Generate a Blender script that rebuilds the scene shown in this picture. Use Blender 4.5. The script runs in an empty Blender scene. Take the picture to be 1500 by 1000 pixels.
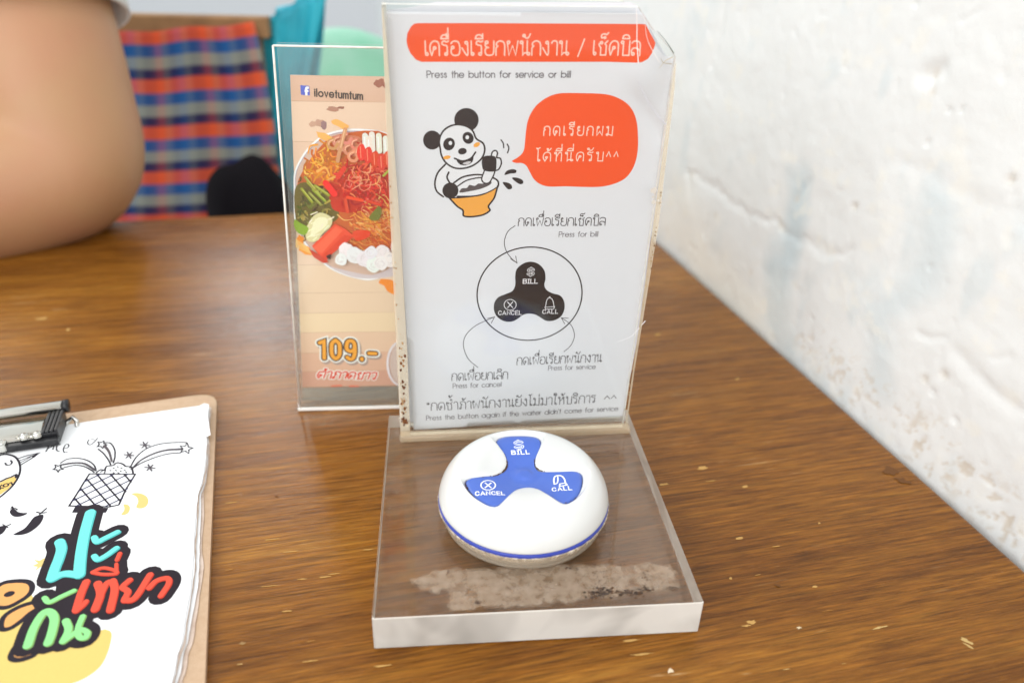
import bpy, bmesh, math, random
import numpy as np
from mathutils import Vector, Matrix
R = math.radians
random.seed(7)
sc = bpy.context.scene
col = sc.collection
CM = 0.01

# ------------------------------------------------------------------ camera
F_PX, PIT, ROL, YAW = 1134.72, 0.4961, 0.0351, -0.1075
CAM = Vector((2.493, -19.595, 23.22))                      # centimetres
fw = Vector((-math.sin(YAW) * math.cos(PIT), math.cos(YAW) * math.cos(PIT), -math.sin(PIT)))
r0 = Vector((math.cos(YAW), math.sin(YAW), 0)); u0 = r0.cross(fw)
cr = math.cos(ROL) * r0 + math.sin(ROL) * u0
cu = -math.sin(ROL) * r0 + math.cos(ROL) * u0
cam = bpy.data.cameras.new('camera'); camo = bpy.data.objects.new('camera', cam); col.objects.link(camo)
M = Matrix.Identity(4)
for i in range(3):
    M[i][0] = cr[i]; M[i][1] = cu[i]; M[i][2] = -fw[i]; M[i][3] = CAM[i] * CM
camo.matrix_world = M
cam.sensor_width = 36; cam.lens = F_PX / 1500 * 36
cam.clip_start = 0.01; cam.clip_end = 60
cam.dof.use_dof = True; cam.dof.focus_distance = 0.325; cam.dof.aperture_fstop = 6.3
sc.camera = camo

# ------------------------------------------------------------------ light
w = bpy.data.worlds.new("World"); sc.world = w; w.use_nodes = True
bgn = w.node_tree.nodes['Background']
bgn.inputs[0].default_value = (0.95, 0.98, 1.0, 1); bgn.inputs[1].default_value = 0.85

def area(name, loc, target, sx, sy, power, color=(1, 1, 1), spread=180):
    l = bpy.data.lights.new(name, 'AREA'); l.shape = 'RECTANGLE'; l.size = sx * CM; l.size_y = sy * CM
    l.energy = power; l.color = color; l.spread = R(spread)
    o = bpy.data.objects.new(name, l); col.objects.link(o)
    o.location = Vector(loc) * CM
    o.rotation_euler = (Vector(target) - Vector(loc)).to_track_quat('-Z', 'Y').to_euler()
    return o
area('back_fill_light', (-125, 110, 110), (-5, 25, 0), 80, 60, 9, (1.0, 0.985, 0.95))  # added fill, lightens the left of the table and the wall
area('front_fill_light', (-115, -95, 85), (6, 14, 6), 130, 90, 15, (1.0, 0.99, 0.98))  # unseen fill added at the left, brightens the wall and clipboard side
area('front_fill_light', (-30, -185, 85), (6, 10, 5), 150, 100, 14.5, (1.0, 0.99, 0.98))  # unseen fill added behind the camera to brighten the card
area('ceiling_lamp', (-20, -40, 190), (0, 10, 0), 120, 90, 9.5, (1.0, 0.99, 0.97))
area('strip_lamp', (-66, 262, 122), (-9, 27, 10), 15, 85, 8, (0.95, 0.98, 1.0))
sc.view_settings.view_transform = 'Standard'; sc.view_settings.look = 'None'
sc.view_settings.exposure = 0.0; sc.view_settings.gamma = 1
sc.cycles.use_denoising = True
sc.cycles.blur_glossy = 0.3
sc.cycles.max_bounces = 16; sc.cycles.transmission_bounces = 16; sc.cycles.transparent_max_bounces = 32
sc.cycles.sample_clamp_indirect = 0

# ------------------------------------------------------------------ helpers
def ray(u, v):
    return (fw + cr * ((u - 750) / F_PX) - cu * ((v - 500) / F_PX))
class Plane:
    """a flat sheet standing somewhere in the room; px() finds the place on it seen at a photo pixel"""
    def __init__(s, O, ex, ey):
        s.O, s.ex, s.ey = Vector(O), Vector(ex).normalized(), Vector(ey).normalized()
        s.n = s.ex.cross(s.ey).normalized()
    def px(s, u, v):
        d = ray(u, v); t = (s.O - CAM).dot(s.n) / d.dot(s.n); q = CAM + d * t - s.O
        k = s.ex.dot(s.ey); a, b = q.dot(s.ex), q.dot(s.ey); D = 1 - k * k
        return ((a - k * b) / D, (b - k * a) / D)
    def w(s, a, b, off=0.0):
        return s.O + s.ex * a + s.ey * b + s.n * off
def Z(z): return Plane((0, 0, z), (1, 0, 0), (0, 1, 0))
def at(u, v, y):
    d = ray(u, v); t = (y - CAM.y) / d.y; return CAM + d * t
def atz(u, v, z=0.0):
    d = ray(u, v); t = (z - CAM.z) / d.z; return CAM + d * t

def lin(c):
    return tuple(((x / 255) / 12.92 if x / 255 <= .04045 else ((x / 255 + .055) / 1.055) ** 2.4) for x in c)
MATS = {}
def mat(name, color, rough=0.5, metal=0.0, spec=0.5, sub=0.0, coat=0.0, noise=None, bump=None):
    m = bpy.data.materials.new(name); m.use_nodes = True; nt = m.node_tree; b = nt.nodes['Principled BSDF']
    b.inputs['Base Color'].default_value = (*color, 1); b.inputs['Roughness'].default_value = rough
    b.inputs['Metallic'].default_value = metal; b.inputs['Specular IOR Level'].default_value = spec
    if coat: b.inputs['Coat Weight'].default_value = coat; b.inputs['Coat Roughness'].default_value = .05
    if sub:
        b.inputs['Subsurface Weight'].default_value = sub
        b.inputs['Subsurface Radius'].default_value = (.01, .004, .002); b.inputs['Subsurface Scale'].default_value = .6
    tc = nt.nodes.new('ShaderNodeTexCoord')
    if noise:
        sc_, amt, col2 = noise
        n = nt.nodes.new('ShaderNodeTexNoise'); n.inputs['Scale'].default_value = sc_; n.inputs['Detail'].default_value = 5
        nt.links.new(tc.outputs['Object'], n.inputs['Vector'])
        rp = nt.nodes.new('ShaderNodeMapRange'); rp.inputs[1].default_value = .4; rp.inputs[2].default_value = .75
        rp.inputs[4].default_value = amt
        nt.links.new(n.outputs['Fac'], rp.inputs[0])
        mx = nt.nodes.new('ShaderNodeMix'); mx.data_type = 'RGBA'
        mx.inputs['A'].default_value = (*color, 1); mx.inputs['B'].default_value = (*col2, 1)
        nt.links.new(rp.outputs[0], mx.inputs['Factor']); nt.links.new(mx.outputs['Result'], b.inputs['Base Color'])
    if bump:
        n = nt.nodes.new('ShaderNodeTexNoise'); n.inputs['Scale'].default_value = bump[0]; n.inputs['Detail'].default_value = 4
        nt.links.new(tc.outputs['Object'], n.inputs['Vector'])
        bp = nt.nodes.new('ShaderNodeBump'); bp.inputs['Strength'].default_value = bump[1]; bp.inputs['Distance'].default_value = .001
        nt.links.new(n.outputs['Fac'], bp.inputs['Height']); nt.links.new(bp.outputs[0], b.inputs['Normal'])
    MATS[name] = m
    return m

def build(name, verts, faces, mats, parent=None, smooth=False, midx=None, origin=None):
    """verts in centimetres, world; one mesh object"""
    me = bpy.data.meshes.new(name)
    o0 = Vector(origin) if origin is not None else Vector((0, 0, 0))
    me.from_pydata([tuple((Vector(v) - o0) * CM) for v in verts], [], faces)
    for m in (mats if isinstance(mats, (list, tuple)) else [mats]): me.materials.append(m)
    if midx is not None: me.polygons.foreach_set('material_index', midx)
    if smooth: me.polygons.foreach_set('use_smooth', [True] * len(me.polygons))
    me.update()
    o = bpy.data.objects.new(name, me); col.objects.link(o)
    o.location = o0 * CM
    if parent is not None:
        o.parent = parent
        o.location = (o0 * CM) - PW[parent.name]
        PW[o.name] = o0 * CM
    else: PW[o.name] = o0 * CM
    return o
PW = {}
def thing(name, label, cat, loc, group=None):
    o = bpy.data.objects.new(name, None); col.objects.link(o); o.location = Vector(loc) * CM
    o.empty_display_size = .02
    PW[o.name] = o.location.copy(); o['label'] = label; o['category'] = cat
    if group: o['group'] = group
    return o
def tag(o, label, cat):
    o['label'] = label; o['category'] = cat; return o
def struct(o): o['kind'] = 'structure'; return o

def box_geo(P0, ax, ay, az):
    P0, ax, ay, az = map(Vector, (P0, ax, ay, az))
    v = [P0 + ax * i + ay * j + az * k for k in (0, 1) for j in (0, 1) for i in (0, 1)]
    f = [(0, 2, 3, 1), (4, 5, 7, 6), (0, 1, 5, 4), (2, 6, 7, 3), (0, 4, 6, 2), (1, 3, 7, 5)]
    if ax.cross(ay).dot(az) < 0: f = [tuple(reversed(q)) for q in f]
    return v, f
def bevel(o, wcm, seg=2):
    bm = bmesh.new(); bm.from_mesh(o.data)
    bmesh.ops.bevel(bm, geom=list(bm.edges), offset=wcm * CM, segments=seg, affect='EDGES', profile=.6)
    for f in bm.faces: f.smooth = False
    bm.to_mesh(o.data); bm.free(); return o
def prism(name, pts, z0, z1, m, parent=None, bev=0, origin=None, top=None):
    """extruded outline (list of world xy in cm)"""
    n = len(pts)
    ar = sum(pts[i][0] * pts[(i + 1) % n][1] - pts[(i + 1) % n][0] * pts[i][1] for i in range(n))
    if ar < 0: pts = pts[::-1]
    v = [(p[0], p[1], z0) for p in pts] + [(p[0], p[1], z1) for p in pts]
    f = [tuple(range(n - 1, -1, -1)), tuple(range(n, 2 * n))] + [(i, (i + 1) % n, n + (i + 1) % n, n + i) for i in range(n)]
    return build(name, v, f, m, parent, origin=origin)
def plate(name, plane, pts, d0, d1, m, parent=None, edge=None, origin=None):
    """extruded outline on a Plane between normal offsets d0 and d1"""
    n = len(pts)
    ar = sum(pts[i][0] * pts[(i + 1) % n][1] - pts[(i + 1) % n][0] * pts[i][1] for i in range(n))
    if ar < 0: pts = pts[::-1]
    v = [plane.w(p[0], p[1], d0) for p in pts] + [plane.w(p[0], p[1], d1) for p in pts]
    f = [tuple(range(n - 1, -1, -1)), tuple(range(n, 2 * n))] + [(i, (i + 1) % n, n + (i + 1) % n, n + i) for i in range(n)]
    ms = [m, edge or m]
    return build(name, v, f, ms, parent, midx=[0, 0] + [1] * n, origin=origin)
def lathe(name, prof, c, m, parent=None, n=96, smooth=True, closed=False):
    v = []; f = []
    for r_, z_ in prof:
        for i in range(n):
            t = 2 * math.pi * i / n; v.append((c[0] + r_ * math.cos(t), c[1] + r_ * math.sin(t), z_))
    k = len(prof)
    for j in range(k if closed else k - 1):
        for i in range(n):
            a, b = j * n + i, j * n + (i + 1) % n; c_, d = ((j + 1) % k) * n + (i + 1) % n, ((j + 1) % k) * n + i
            f.append((a, b, c_, d))
    return build(name, v, f, m, parent, smooth=smooth)
def catmull(pts, n=6, closed=False):
    P = [Vector(p) for p in pts]
    if len(P) < 3: return P
    out = []
    m = len(P); rng = range(m if closed else m - 1)
    for i in rng:
        if closed: p0, p1, p2, p3 = P[i - 1], P[i], P[(i + 1) % m], P[(i + 2) % m]
        else:
            p1, p2 = P[i], P[i + 1]
            p0 = P[i - 1] if i else p1 * 2 - p2; p3 = P[i + 2] if i + 2 < m else p2 * 2 - p1
        for k in range(n):
            t = k / n
            out.append(.5 * ((2 * p1) + (p2 - p0) * t + (2 * p0 - 5 * p1 + 4 * p2 - p3) * t * t + (3 * p1 - p0 - 3 * p2 + p3) * t ** 3))
    if not closed: out.append(P[-1])
    return out
def tube(name, path, radii, m, parent=None, n=24, smooth=True, squash=None, caps=True):
    """lofted tube through 3-D points (cm)"""
    P = [Vector(p) for p in path]; v = []; f = []
    up = Vector((0, 0, 1)); prevx = None
    for i, p in enumerate(P):
        d = (P[min(i + 1, len(P) - 1)] - P[max(i - 1, 0)]).normalized()
        x = d.cross(up) if prevx is None else prevx - d * prevx.dot(d)
        if x.length < 1e-3: x = d.cross(Vector((0, 1, 0)))
        x.normalize(); y = d.cross(x).normalized(); prevx = x
        r_ = radii[i] if isinstance(radii, (list, tuple)) else radii
        for k in range(n):
            t = 2 * math.pi * k / n; v.append(p + x * r_ * math.cos(t) + y * r_ * math.sin(t) * (squash or 1))
    for i in range(len(P) - 1):
        for k in range(n):
            a, b = i * n + k, i * n + (k + 1) % n; f.append((a, b, b + n, a + n))
    if caps:
        f.append(tuple(range(n - 1, -1, -1))); f.append(tuple(range((len(P) - 1) * n, len(P) * n)))
    return build(name, v, f, m, parent, smooth=smooth)

# ---- value noise in numpy
class VN:
    def __init__(s, seed): s.g = np.random.RandomState(seed).rand(256, 256)
    def __call__(s, x, y):
        xi, yi = np.floor(x).astype(int), np.floor(y).astype(int); fx, fy = x - xi, y - yi
        fx, fy = fx * fx * (3 - 2 * fx), fy * fy * (3 - 2 * fy); g = s.g
        a, b, c, d = g[xi % 256, yi % 256], g[(xi + 1) % 256, yi % 256], g[xi % 256, (yi + 1) % 256], g[(xi + 1) % 256, (yi + 1) % 256]
        return (a * (1 - fx) + b * fx) * (1 - fy) + (c * (1 - fx) + d * fx) * fy
def fbm(x, y, seed, o=4):
    r_ = 0; a = .5
    for k in range(o): r_ = r_ + a * (VN(seed + k)(x * 2 ** k, y * 2 ** k) - .5) * 2; a *= .5
    return r_

# ---- printed ink: flat shapes laid on a sheet, each a hair above the one before
INKS = {}
def ink_mat(c, rough=.55, gain=1.0):
    k = (tuple(c), rough, gain)
    if k not in INKS:
        lc = tuple(min(.95, x * gain) for x in lin(c))
        INKS[k] = mat('printed_ink', lc, rough, spec=.12, noise=(900, .12, tuple(min(1, x * 1.25 + .01) for x in lc)))
    return INKS[k]
class Ink:
    def __init__(s, surf, px, base=.006, dz=.0004, rough=.55, gain=1.0):
        s.gain = gain
        s.surf, s.px, s.off, s.dz, s.rough = surf, px, base, dz, rough
        s.v, s.f, s.mi, s.ms = [], [], [], []
    def _m(s, c):
        m = ink_mat(c, s.rough, s.gain)
        if m not in s.ms: s.ms.append(m)
        return s.ms.index(m)
    def poly(s, pts, c, smooth=0, px=True):
        P = [s.px(*p) for p in pts] if px else pts
        if smooth: P = [tuple(q) for q in catmull(P, smooth, True)]
        ar = sum(P[i][0] * P[(i + 1) % len(P)][1] - P[(i + 1) % len(P)][0] * P[i][1] for i in range(len(P)))
        if ar < 0: P = P[::-1]
        b = len(s.v)
        s.v += [s.surf(p[0], p[1], s.off) for p in P]; s.f.append(tuple(range(b, b + len(P)))); s.mi.append(s._m(c)); s.off += s.dz
    def ell(s, u, v, ru, rv, c, rot=0, px=True, n=32):
        s.poly([(u + ru * math.cos(t) * math.cos(rot) - rv * math.sin(t) * math.sin(rot), v + ru * math.cos(t) * math.sin(rot) + rv * math.sin(t) * math.cos(rot)) for t in [2 * math.pi * i / n for i in range(n)]], c, px=px)
    def stroke(s, pts, wd, c, smooth=6, px=True, closed=False, cap=True, taper=None):
        """wd in plane cm"""
        P = [Vector(s.px(*p)) if px else Vector(p) for p in pts]
        if smooth and len(P) > 2: P = catmull(P, smooth, closed)
        if closed: P = P + [P[0]]
        Q = [P[0]]
        for p in P[1:]:
            if (p - Q[-1]).length > 1e-5: Q.append(p)
        P = Q; n = len(P)
        if n < 2: return
        mi = s._m(c); b = len(s.v); L = []; Rr = []
        for i in range(n):
            if closed and i in (0, n - 1): d0 = (P[-1] - P[-2]).normalized(); d1 = (P[1] - P[0]).normalized()
            else:
                d0 = (P[i] - P[max(i - 1, 0)]); d1 = (P[min(i + 1, n - 1)] - P[i])
                d0 = d1 if d0.length == 0 else d0; d1 = d0 if d1.length == 0 else d1
                d0 = d0.normalized(); d1 = d1.normalized()
            t = d0 + d1
            t = d1 if t.length < 1e-3 else t.normalized()
            nn = Vector((-t.y, t.x)); k = 1 / max(.6, nn.dot(Vector((-d1.y, d1.x))))
            h = wd / 2 * k * (taper[0] + (taper[1] - taper[0]) * i / (n - 1) if taper else 1)
            L.append(P[i] + nn * h); Rr.append(P[i] - nn * h)
        for i in range(n):
            o = s.off + s.dz * .8 * i / n
            s.v += [s.surf(L[i].x, L[i].y, o), s.surf(Rr[i].x, Rr[i].y, o)]
        for i in range(n - 1):
            a = b + 2 * i; s.f.append((a, a + 1, a + 3, a + 2)); s.mi.append(mi)
        s.off += s.dz
        if cap and not closed:
            for e, q, oo in ((0, P[0], 0), (n - 1, P[-1], .8)):
                d = ((P[0] - P[1]) if e == 0 else (P[-1] - P[-2])).normalized(); h = (L[e] - Rr[e]).length / 2
                a0 = math.atan2(d.y, d.x); b = len(s.v); K = 6
                s.v += [s.surf(q.x + h * math.cos(a0 - math.pi / 2 + math.pi * k / K), q.y + h * math.sin(a0 - math.pi / 2 + math.pi * k / K), s.off - s.dz * (1 - oo)) for k in range(K + 1)]
                s.f.append(tuple(range(b, b + K + 1))); s.mi.append(mi)
    def text(s, txt, pL, pR, hpx, wd, c, sp=.16, slant=0, bold=None):
        """monoline lettering between two photo points on the baseline"""
        A, B = Vector(s.px(*pL)), Vector(s.px(*pR))
        m = ((pL[0] + pR[0]) / 2, (pL[1] + pR[1]) / 2); hh = (Vector(s.px(m[0], m[1] - hpx)) - Vector(s.px(*m))).length
        strokes, width = layout(txt, sp)
        ex = (B - A).normalized(); ey = Vector((-ex.y, ex.x)); sx = (B - A).length / width
        for st in strokes:
            P = [A + ex * ((p[0] + slant * p[1]) * sx) + ey * (p[1] * hh) for p in st[1]]
            s.stroke(P, wd, c, smooth=0, px=False, closed=st[0])
    def done(s, name, parent, label=None):
        o = build(name, s.v, s.f, s.ms, parent, midx=s.mi)
        if label: o['label'] = label
        return o

# ---- monoline glyphs: P polyline, S smooth, C circle; consonant / capital height 1
G = {
'ก': (.6, "P 0,0 0,.52 .13,.64 ;S .13,.64 .01,.74 .09,.91 .3,1 .52,.91 .6,.7 ;P .6,.7 .6,0"),
'ค': (.64, "C .31,.52,.085;P .24,.45 .1,0 ;S .1,0 .0,.4 .03,.75 .18,.95 .34,1 .54,.92 .62,.7;P .62,.7 .62,0"),
'ด': (.64, "C .27,.42,.085;P .3,.34 .15,0 ;S .15,0 .0,.35 .01,.7 .14,.93 .32,1 .54,.92 .62,.7;P .62,.7 .62,0"),
'ต': (.64, "C .27,.42,.085;P .3,.34 .15,0 ;S .15,0 .0,.35 .01,.7 .14,.97 ;P .14,.97 .3,.86 ;S .3,.86 .46,1 .6,.9 .62,.7;P .62,.7 .62,0"),
'ง': (.46, "C .3,.88,.09;P .39,.9 .41,.12 ;S .41,.12 .36,.0 .27,.08;P .27,.08 .0,.52"),
'อ': (.6, "C .12,.56,.085;S .04,.52 .0,.25 .1,.05 .3,.0 .52,.06 .6,.3 .6,.62 .52,.9 .3,1 .1,.94 .01,.82"),
'ร': (.48, "C .29,.1,.09;P .38,.1 .38,.58;S .38,.58 .34,.68 .16,.72 .03,.8 .06,.95 .2,1 .32,.93 .47,1"),
'ย': (.6, "C .11,.9,.09;S .03,.86 .0,.7 .08,.6 .24,.54;S .24,.54 .06,.5 .0,.28 .08,.06 .3,0 .52,.06 .6,.28;P .6,.28 .6,1"),
'พ': (.76, "C .11,.9,.09;P .03,.86 .15,0 .39,.68 .62,0 .76,1"),
'ผ': (.62, "C .13,.9,.09;P .04,.88 .04,0 .32,.45 .6,0 .6,1"),
'น': (.68, "C .1,.9,.09;P .19,.9 .19,0 .3,.16 .5,.16;P .5,1 .5,.1;C .59,.1,.09"),
'ม': (.64, "C .11,.9,.09;P .2,.9 .2,.12;C .11,.1,.09;P .18,.14 .62,.0 .62,1"),
'บ': (.6, "C .1,.9,.09;P .17,.86 .17,0 .6,0 .6,1"),
'ป': (.6, "C .1,.9,.09;P .17,.86 .17,0 .6,0 .6,1.4"),
'ท': (.64, "C .1,.9,.09;P .18,.88 .18,0;P .18,.45 .36,.86;S .36,.86 .46,1 .58,.94 .62,.75;P .62,.75 .62,0"),
'ห': (.68, "C .1,.9,.09;P .18,.88 .18,0;P .18,.4 .5,.8;C .55,.88,.09;S .48,.78 .6,.62 .62,.4;P .62,.4 .62,0"),
'ข': (.56, "C .2,.86,.08;S .12,.86 .04,.76 .08,.64 .18,.52;P .18,.52 .18,0 .56,0 .56,1"),
'ช': (.64, "C .2,.86,.08;S .12,.86 .04,.76 .08,.64 .18,.52;P .18,.52 .18,0 .56,0 .56,.66;S .56,.66 .46,.8 .5,.86 .64,1"),
'ซ': (.64, "C .24,.84,.07;S .17,.84 .12,.92 .06,.98 .04,.8 .08,.64 .18,.52;P .18,.52 .18,0 .56,0 .56,.66;S .56,.66 .46,.8 .5,.86 .64,1"),
'ล': (.6, "C .12,.11,.09;S .04,.14 .0,.34 .12,.5 .3,.52 .5,.42 .6,.3;S .01,.86 .14,.98 .34,1 .54,.92 .6,.72;P .6,.72 .6,0"),
'ว': (.46, "C .36,.1,.09;P .45,.1 .45,.7;S .45,.7 .4,.95 .24,1 .08,.95 .01,.84"),
'ถ': (.66, "C .11,.1,.09;P .19,.1 .19,.5 .3,.62 ;S .3,.62 .13,.72 .15,.9 .36,1 .58,.91 .66,.7 ;P .66,.7 .66,0"),
'า': (.4, "S .0,.84 .1,.98 .24,1 .37,.93 .4,.72;P .4,.72 .4,0"),
'เ': (.2, "P .03,1 .03,.1;C .12,.1,.09"),
'ไ': (.34, "P .17,.1 .17,1.12;S .17,1.12 .15,1.3 .02,1.46;P .02,1.46 .16,1.4 .32,1.5;C .26,.1,.09"),
'ใ': (.34, "P .17,.1 .17,1.1;S .17,1.1 .3,1.2 .26,1.45 .1,1.5 .0,1.38;C .1,1.3,.08;C .26,.1,.09"),
'ิ': (0, "S -.52,1.16 -.44,1.36 -.26,1.42 -.08,1.34 -.02,1.16;P -.52,1.16 -.02,1.16"),
'ี': (0, "S -.52,1.16 -.44,1.36 -.26,1.42 -.08,1.34 -.02,1.16;P -.52,1.16 -.02,1.16 -.02,1.5"),
'ื': (0, "S -.52,1.16 -.44,1.36 -.26,1.42 -.08,1.34 -.02,1.16;P -.52,1.16 -.02,1.16 -.02,1.52;P -.14,1.26 -.14,1.52"),
'ั': (0, "C -.42,1.36,.08;S -.36,1.3 -.28,1.2 -.12,1.22 .02,1.48"),
'็': (0, "C -.22,1.22,.06;S -.22,1.28 -.44,1.2 -.46,1.4 -.3,1.48 -.1,1.44 .0,1.56"),
'่': (0, "P -.03,1.2 -.03,1.46"),
'้': (0, "C -.3,1.36,.06;S -.24,1.33 -.26,1.2 -.3,1.16 -.16,1.2 -.0,1.44"),
'ํ': (0, "C -.12,1.26,.09"),
'/': (.4, "P 0,-.1 .4,1.12"), '^': (.36, "P 0,.5 .18,1.05 .36,.5"), ' ': (.36, ""), '.': (.1, "P .05,.0 .05,.06"), '-': (.4, "P .03,.36 .4,.36"),
'*': (.3, "P .15,.75 .15,1.05;P .02,.82 .28,.98;P .02,.98 .28,.82"), "'": (.08, "P .06,1 .02,.78"),
'P': (.5, "P 0,0 0,1 .28,1 ;S .28,1 .45,.95 .5,.75 .45,.55 .28,.48;P .28,.48 0,.48"),
'r': (.24, "P 0,0 0,.68;S 0,.42 .08,.6 .24,.67"), 's': (.3, "S .28,.56 .18,.68 .05,.62 .04,.46 .16,.36 .28,.26 .28,.1 .15,.0 .02,.1"),
'e': (.62, "P .02,.34 .62,.34;S .62,.34 .54,.6 .31,.68 .08,.58 .0,.34 .08,.09 .31,.0 .5,.06 .59,.18"),
't': (.24, "P .12,.95 .12,0;P 0,.68 .24,.68"), 'h': (.44, "P 0,1 0,0;S 0,.4 .1,.62 .26,.68 .4,.6 .44,.4;P .44,.4 .44,0"),
'b': (.64, "P 0,1 0,0;C .32,.34,.33"), 'd': (.64, "P .64,1 .64,0;C .32,.34,.33"), 'a': (.66, "C .33,.34,.33;P .66,.68 .66,0"), 'o': (.66, "C .33,.34,.33"),
'u': (.44, "P 0,.68 0,.26;S 0,.26 .05,.06 .22,0 .38,.06 .44,.26;P .44,.68 .44,0"), 'n': (.44, "P 0,.68 0,0;S 0,.4 .08,.62 .24,.68 .4,.6 .44,.4;P .44,.4 .44,0"),
'm': (.72, "P 0,.68 0,0;S 0,.42 .06,.62 .2,.68 .33,.6 .36,.42;P .36,.42 .36,0;S .36,.42 .42,.62 .56,.68 .69,.6 .72,.42;P .72,.42 .72,0"),
'f': (.26, "P 0,.68 .26,.68;P .12,0 .12,.8;S .12,.8 .16,.97 .28,1"), 'i': (.04, "P .02,.68 .02,0;P .02,.9 .02,.94"), 'l': (.04, "P .02,1 .02,0"),
'v': (.46, "P 0,.68 .23,0 .46,.68"), 'w': (.7, "P 0,.68 .18,0 .35,.62 .52,0 .7,.68"), 'c': (.56, "S .57,.54 .46,.65 .31,.68 .08,.58 .0,.34 .08,.09 .31,.0 .46,.03 .57,.14"),
'g': (.66, "C .33,.34,.33;P .66,.68 .66,0;S .66,0 .6,-.22 .33,-.28 .08,-.18"),
'B': (.6, "P .3,.54 0,.54 0,1 .34,1;S .34,1 .54,.92 .52,.64 .32,.54;P .32,.54 .36,.54;S .36,.54 .6,.44 .58,.1 .36,0;P .36,0 0,0 0,.54"),
'I': (.3, "P .15,0 .15,1;P 0,0 .3,0;P 0,1 .3,1"), 'L': (.5, "P 0,1 0,0 .5,0"), 'C': (.62, "S .6,.74 .5,.95 .3,1 .08,.86 .0,.5 .08,.14 .3,0 .5,.05 .6,.26"),
'A': (.68, "P 0,0 .34,1 .68,0;P .12,.32 .56,.32"), 'N': (.6, "P 0,0 0,1 .6,0 .6,1"), 'E': (.5, "P .5,1 0,1 0,0 .5,0;P 0,.52 .44,.52"),
'1': (.3, "P 0,.82 .24,.92 .24,0"), '0': (.52, "S .26,1 .06,.82 .02,.5 .06,.18 .26,0 .46,.18 .5,.5 .46,.82 .26,1"),
'9': (.52, "S .26,.42 .06,.52 .03,.72 .1,.94 .26,1 .42,.94 .5,.72 .42,.5 .26,.42;S .5,.72 .5,.35 .4,.06 .22,.0 .06,.1"),
'O': (.7, "C .35,.5,.4"),
'R': (.5, "P 0,0 0,1 .3,1;S .3,1 .48,.92 .46,.6 .28,.5;P .28,.5 0,.5;P .24,.5 .5,0"), 'K': (.5, "P 0,0 0,1;P .5,1 0,.45 .5,0"), 'y': (.46, "P 0,.68 .23,.05;P .46,.68 .1,-.3"),
'$': (.56, "S .54,.76 .42,.92 .2,.92 .04,.74 .14,.56 .4,.44 .54,.28 .44,.08 .2,.06 .02,.2;P .28,1.06 .28,-.08"),
}
def layout(txt, sp):
    x = 0; out = []; prev_up = False
    for ch in txt:
        wd, spec = G[ch]
        x0 = x; dy = 0
        if wd == 0: x0 = x - sp; dy = .42 if (prev_up and ch in '่้') else 0
        for part in spec.split(';'):
            part = part.strip()
            if not part: continue
            k = part[0]; nums = [tuple(map(float, q.split(','))) for q in part[1:].split()]
            if k == 'C':
                cx_, cy_, r_ = nums[0]; pts = [(cx_ + r_ * math.cos(2 * math.pi * i / 14), cy_ + r_ * math.sin(2 * math.pi * i / 14)) for i in range(14)]
                out.append((True, [(x0 + p[0], p[1] + dy) for p in pts]))
            else:
                pts = [tuple(q) for q in catmull(nums, 4)] if k == 'S' else nums
                out.append((False, [(x0 + p[0], p[1] + dy) for p in pts]))
        prev_up = ch in 'ิีืัํ็'
        if wd: x += wd + sp
    return out, x - sp

# ------------------------------------------------------------------ materials
def glass(name, tint=(.985, .99, .985), rough=0.0, dirt=0.0):
    m = mat(name, tint, rough); b = m.node_tree.nodes['Principled BSDF']
    b.inputs['Transmission Weight'].default_value = 1; b.inputs['IOR'].default_value = 1.42
    if dirt:
        nt = m.node_tree; tc = nt.nodes.new('ShaderNodeTexCoord'); n = nt.nodes.new('ShaderNodeTexNoise')
        n.inputs['Scale'].default_value = 60; n.inputs['Detail'].default_value = 8; n.inputs['Roughness'].default_value = .7
        nt.links.new(tc.outputs['Object'], n.inputs['Vector'])
        mr = nt.nodes.new('ShaderNodeMapRange'); mr.inputs[1].default_value = .35; mr.inputs[2].default_value = .75; mr.inputs[3].default_value = dirt * .3; mr.inputs[4].default_value = dirt
        nt.links.new(n.outputs['Fac'], mr.inputs[0])
        df = nt.nodes.new('ShaderNodeBsdfDiffuse'); df.inputs[0].default_value = (.86, .64, .44, 1)
        mx = nt.nodes.new('ShaderNodeMixShader'); out = nt.nodes['Material Output']
        nt.links.new(mr.outputs[0], mx.inputs[0]); nt.links.new(b.outputs[0], mx.inputs[1]); nt.links.new(df.outputs[0], mx.inputs[2])
        nt.links.new(mx.outputs[0], out.inputs['Surface'])
    return m
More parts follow.
